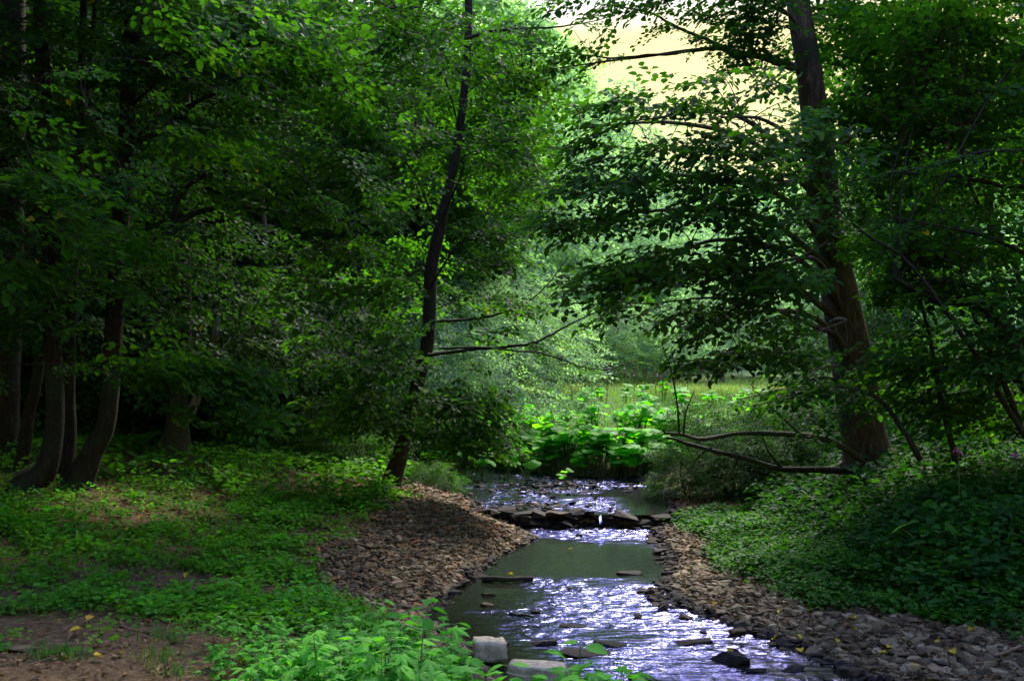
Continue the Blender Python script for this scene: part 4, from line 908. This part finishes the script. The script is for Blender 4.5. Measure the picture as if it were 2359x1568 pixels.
def weed_mesh(kind_, h, pairs, ll):
    L = Bag(); S = Bag(); lean = rng.normal(0, .12, 2)
    ax = lambda t: np.array([lean[0] * h * t * t, lean[1] * h * t * t, h * t])
    V, F = tube(np.array([ax(t) for t in np.linspace(0, 1, 7)]), np.linspace(.004, .002, 7), 5); S.add(V, F)
    yaw0 = rng.uniform(0, 3.14)
    for k in range(pairs):
        t = .35 + .65 * (k + 1) / pairs; yaw0 += 1.57 + rng.normal(0, .2); c = ax(t); s_ = (1.05 - .5 * (t - .35)) * rng.uniform(.8, 1.15)
        for sd in (0, math.pi):
            if kind_ == 'maple': v, f = maple_leaf(ll * s_); pet = .55 * ll
            else: v, f = ovate_leaf(ll * s_, ll * s_ * .6); pet = .18 * ll
            ya = yaw0 + sd + rng.normal(0, .2); pt_ = rng.normal(.12, .18)
            dirv = np.array([math.cos(ya), math.sin(ya), .25]); e = c + dirv * pet
            V, F = tube(np.array([c, e]), [.0018, .0014], 4); S.add(V, F)
            if kind_ == 'three':
                for q, fs in ((-.9, .8), (0, 1), (.9, .8)):
                    Rm = rot(np.array([ya + q]), np.array([pt_ + .05]), rng.normal(0, .2, 1))[0]; L.add((v * fs) @ Rm.T + e, f, 0, rng.random())
            else:
                Rm = rot(np.array([ya]), np.array([pt_]), rng.normal(0, .22, 1))[0]; L.add(v @ Rm.T + e, f, 0, rng.random())
    return np.concatenate(L.V), np.concatenate(L.F3), np.concatenate(L.t), np.concatenate(S.V), np.concatenate(S.F4)
def weed_protos(kind_, n, h, pairs, ll, m):
    out_ = []
    for _ in range(n):
        a, b_, c, d, e = weed_mesh(kind_, h * rng.uniform(.8, 1.2), pairs, ll)
        out_.append((mesh('leaves', a, b_, [M[m]], None, c, True), mesh('stem', d, e, [M['stalk']], None, None, True)))
    return out_
WP = {'maple': weed_protos('maple', 6, .30, 3, .15, 'fresh'), 'nettle': weed_protos('ovate', 6, .34, 5, .115, 'fresh'), 'three': weed_protos('three', 6, .26, 3, .10, 'fresh'),
      'dark': weed_protos('ovate', 6, .6, 7, .12, 'herb_shaded'), 'small': weed_protos('three', 5, .14, 4, .05, 'fresh')}
wc = 0
def weed(kd, x, y, s, label, name, group=None):
    global wc
    wc += 1; r = thing(name, label, 'plant', (x, y, Hs(x, y) - .01), group); r.rotation_euler.z = wc * 2.4; r.scale = (s, s, s)
    p_ = WP[kd][wc % len(WP[kd])]; obj('leaves', p_[0], r); obj('stem', p_[1], r)
def top_at(xp, yp, Y, hgt, kd, lab, name, group=None):
    """plant whose top shows at (xp, yp)"""
    p_ = P(xp, yp, Y); g = Hs(p_[0], p_[1]); s = min(1.5, max(.5, (p_[2] - g) / hgt)); weed(kd, p_[0], p_[1], s, lab, name, group)
for xp, yp, Y, hgt, kd, lab, nm in [
    (790, 1395, 5.6, .3, 'maple', 'tallest lobed leaf seedling of the foreground weeds', 'maple_seedling'), (620, 1428, 5.5, .3, 'maple', 'lobed leaf seedling standing apart at the left end of the weeds', 'maple_seedling'),
    (700, 1440, 5.4, .3, 'maple', 'lobed leaf seedling above the grass tuft', 'maple_seedling'), (870, 1410, 5.7, .3, 'maple', 'lobed leaf seedling beside the gravel', 'maple_seedling'),
    (885, 1378, 5.9, .34, 'nettle', 'leafy stem rising against the gravel bar', 'weed'), (975, 1385, 5.8, .34, 'nettle', 'leafy stem rising highest against the dark pool', 'weed'), (1030, 1440, 5.5, .34, 'nettle', 'leafy stem leaning over the dark pool', 'weed'),
    (1330, 1512, 4.6, .34, 'nettle', 'leafy stem in front of the long block at the bottom edge', 'weed'), (1250, 1535, 4.5, .3, 'three', 'leafy sprig left of the bottom leafy stem', 'weed'), (1420, 1552, 4.4, .34, 'nettle', 'rightmost leafy stem of the foreground, over the rapids', 'weed'),
    (940, 1440, 5.5, .24, 'three', 'three-leaved sprig in the middle of the foreground weeds', 'weed'), (1080, 1500, 5.2, .24, 'three', 'three-leaved sprig in front of the small pale block', 'weed')]:
    top_at(xp, yp, Y, hgt, kd, lab, nm)
FG = 'bright weeds crowding the near bank'
for k in range(260):
    xp = rng.uniform(490, 1400); lo = np.interp(xp, [490, 560, 650, 800, 950, 1080, 1150, 1250, 1400], [1510, 1450, 1440, 1420, 1425, 1490, 1560, 1570, 1560]); q_ = rng.random() if xp < 1100 else .8 + .2 * rng.random(); lo -= 75 * (xp > 1100)
    if 1070 < xp < 1300 and rng.random() < .75: continue
    kd = ['maple', 'three', 'maple', 'nettle', 'three'][k % 5]; Y = 5.7 - 1.3 * q_; dl, dr = dl_dr(P(xp, 1500, Y)[0], Y)
    if dl < .03: continue
    top_at(xp, lo + 5 + 85 * q_ + rng.uniform(0, 20), Y, {'maple': .33, 'three': .30, 'nettle': .36}[kd] * rng.uniform(.75, 1.1), kd, 'bright green weed among the thick foreground growth on the near bank', 'weed', FG)
for k in range(120):
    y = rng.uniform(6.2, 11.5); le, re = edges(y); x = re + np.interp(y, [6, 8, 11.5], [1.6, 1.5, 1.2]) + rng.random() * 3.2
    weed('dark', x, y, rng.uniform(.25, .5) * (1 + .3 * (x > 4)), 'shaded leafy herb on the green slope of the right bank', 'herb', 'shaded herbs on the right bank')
for k in range(26):
    y = rng.uniform(8.5, 14); x = edges(y)[0] - rng.uniform(2.2, 5)
    weed('dark', x, y, rng.uniform(.25, .5), 'shaded leafy herb on the dark ground under the left trees', 'herb', 'shaded herbs under the left trees')
# burdock-like big leaves on the right bank
q = ground_at(2130, 1285); r = thing('burdock_plant', 'plant with big ragged leaves, one of them bright yellow green, on the right slope', 'plant', q)
for k, (xp, yp, w_, lab, tn) in enumerate([(2072, 1215, .16, 'bright yellow green leaf', 1.0), (2165, 1245, .19, None, .2), (2110, 1250, .13, None, .1), (2190, 1215, .12, None, .15)]):
    p_ = P(xp, yp, q[1] - .1 * k); v, f = maple_leaf(w_ * 1.9); Rm = rot(np.array([k * 2.1 - 1.6]), np.array([-.35 + .3 * k]), np.array([.5 - .3 * k]))[0]
    b = Bag(); b.add((v - [w_ * .9, 0, 0]) @ Rm.T + p_, f, 0, tn); o = b.make('leaf', [M['butter'] if tn > .5 else M['herb']], r)
    if lab: o['label'] = lab
    V, F = tube(resample([q, (q + p_) / 2 + [0, 0, .05], p_], 6), np.linspace(.01, .005, 6), 5); b = Bag(); b.add(V, F); b.make('stalk', [M['stalk']], r)
# ferns in the hollow
def fern(x, y, s, label):
    r = thing('fern', label, 'fern', (x, y, Hs(x, y)))
    for k in range(6):
        a = k * 1.05 + rng.normal(0, .2); L_ = s * rng.uniform(.7, 1.1); b = Bag(); c = np.array([x, y, Hs(x, y)])
        w_ = np.array([c + [math.cos(a) * L_ * t * .7, math.sin(a) * L_ * t * .7, L_ * (t * .95 - .5 * t * t)] for t in np.linspace(0, 1, 22)])
        V, F = tube(w_, np.linspace(.004, .001, 22), 3); b.add(V, F, 1)
        idx = np.arange(3, 22); n = len(idx)
        for sd in (-1, 1):
            ln = L_ * .22 * np.sin(np.linspace(.5, 3.0, n)); T1 = [(leaf4(1, .22)[0], leaf4(1, 1)[1])]
            scatter(b, T1, w_[idx], np.full(n, a + sd * 1.35), np.full(n, .15), np.zeros(n), ln, 0, .4)
        b.make('frond', [M['herb'], M['stalk']], r)
for xp, yp, s, lab in [(300, 1045, .75, 'fern standing up in the dark hollow between the stems and the forked tree'), (345, 1075, .5, 'small fern at the left foot of the forked tree'), (270, 1105, .6, 'bluish fern low in the dark hollow')]:
    q = ground_at(xp, yp); fern(q[0], q[1], s, lab)
# pink balsam flowers
for k, (xp, yp, lab) in enumerate([(2208, 1040, 'pink flower on a stem right of the thick trunk foot'), (2340, 1045, 'pink flower on a stem close to the right border')]):
    p_ = P(xp, yp, 8.6); z = Hs(p_[0], p_[1]); r = thing('pink_flower', lab, 'flower', (p_[0], p_[1], z)); V, F = tube(np.array([[p_[0], p_[1], z], p_]), [.006, .004], 5); b = Bag(); b.add(V, F); b.make('stem', [M['stalk']], r)
    b = Bag(); n = 10; scatter(b, [(leaf6(.035, .026)[0], leaf6(1, 1)[1])], p_ + rng.normal(0, .012, (n, 3)), rng.uniform(0, 6.28, n), rng.normal(0, .6, n), rng.normal(0, .6, n), 1); b.make('flower_head', [M['pink']], r)

# ---------------------------------------------------------------- sticks, logs and fallen leaves
def stick(name, label, pts, w0, w1, m, lift=.01, cat='stick', sides=7):
    p = [ground_at(a, c) for a, c in pts]; n = 10 * len(p)
    p = np.array(p); p[:, 2] += lift; w_ = resample(p, n); w_[:, 2] = np.maximum(w_[:, 2], H(w_[:, 0], w_[:, 1]) + lift * .5); w_ = w_ + np.cumsum(rng.normal(0, .0015, (n, 3)), 0)
    c = w_.mean(0); r0 = w0 * .5 * pxm(c[1]); r1 = w1 * .5 * pxm(c[1]); rr = np.linspace(r0, r1, n); rr[0] *= .5; rr[-1] *= .5
    V, F = tube(w_, rr, sides, .2, 5); b = Bag(); b.add(V, F, 0); tag(b.make(name, [M[m]], None, True, c), label, cat)
stick('log', 'wet log lying across the shallows below the smooth pool', [(1110, 1340), (1160, 1342), (1228, 1338)], 14, 12, 'bark', .015, 'log', 10)
stick('fallen_branch', 'orange brown broken branch on the grass at the edge of the gravel', [(720, 1208), (745, 1215), (762, 1224), (785, 1232)], 10, 7, 'wood', .02, 'branch')
stick('stick', 'red brown stick lying among the foreground weeds', [(740, 1550), (790, 1540), (860, 1540)], 15, 10, 'wood', .06)
stick('stick', 'grey stick leaning through the foreground weeds toward the pool', [(900, 1440), (930, 1475), (960, 1490)], 9, 7, 'bark', .06)
stick('stick', 'bare stick behind the red brown one in the weeds', [(850, 1470), (880, 1490), (900, 1505)], 10, 7, 'wood', .05)
stick('stick', 'dark thin branch floating in the rippled water', [(1170, 1418), (1200, 1420), (1232, 1428)], 9, 5, 'bark', .01)
stick('stick', 'long pale twig lying on the bare path at left', [(270, 1440), (310, 1455), (375, 1462)], 5, 3, 'wood', .01)
stick('stick', 'curved dark branch lying on the stones at the lower right', [(2150, 1470), (2200, 1478), (2260, 1500), (2320, 1500)], 9, 6, 'bark', .02)
stick('stick', 'dark stick on the right bank above the stony spit', [(1600, 1275), (1640, 1285), (1690, 1290)], 9, 5, 'bark', .02)
stick('stick', 'stick ending at the right border on the stones', [(2290, 1520), (2330, 1505), (2375, 1480)], 10, 8, 'wood', .02)
stick('stick', 'short twig beside the small pale block', [(1045, 1525), (1075, 1508)], 8, 6, 'wood', .03)
st = stone_templates(1)[0]
q = ground_at(40, 1500); one_stone('stone', 'flat grey stone on the path at the lower left corner', ST2[3], (q[0], q[1], q[2] + .01), (.16, .1, .06), .4, M['stone'], None, .5, .004)
lv = leaf6(.055, .042, .4, .2)
for k in range(46):
    if k < 12: xp, yp = [(250, 1320), (565, 1390), (360, 1492), (285, 1517), (1310, 1272), (1640, 1400), (1860, 1420), (1790, 1478), (2245, 1505), (1690, 1510), (1170, 1330), (700, 1060)][k]
    elif k < 28: xp, yp = rng.uniform(60, 760), rng.uniform(1180, 1560)
    else: xp, yp = rng.uniform(1700, 2340), rng.uniform(1330, 1560)
    q = ground_at(xp, yp)
    b = Bag(); Rm = rot(rng.uniform(0, 6.28, 1), rng.normal(0, .35, 1), rng.normal(0, .35, 1))[0]
    b.add(lv[0] @ Rm.T * rng.uniform(.8, 1.3) + q + [0, 0, .035], lv[1], 0, rng.random()); tag(b.make('fallen_leaf', [M['yellow']], None, False, q), 'small yellow fallen leaf lying on the ground', 'leaf', 'yellow leaves fallen on the ground')
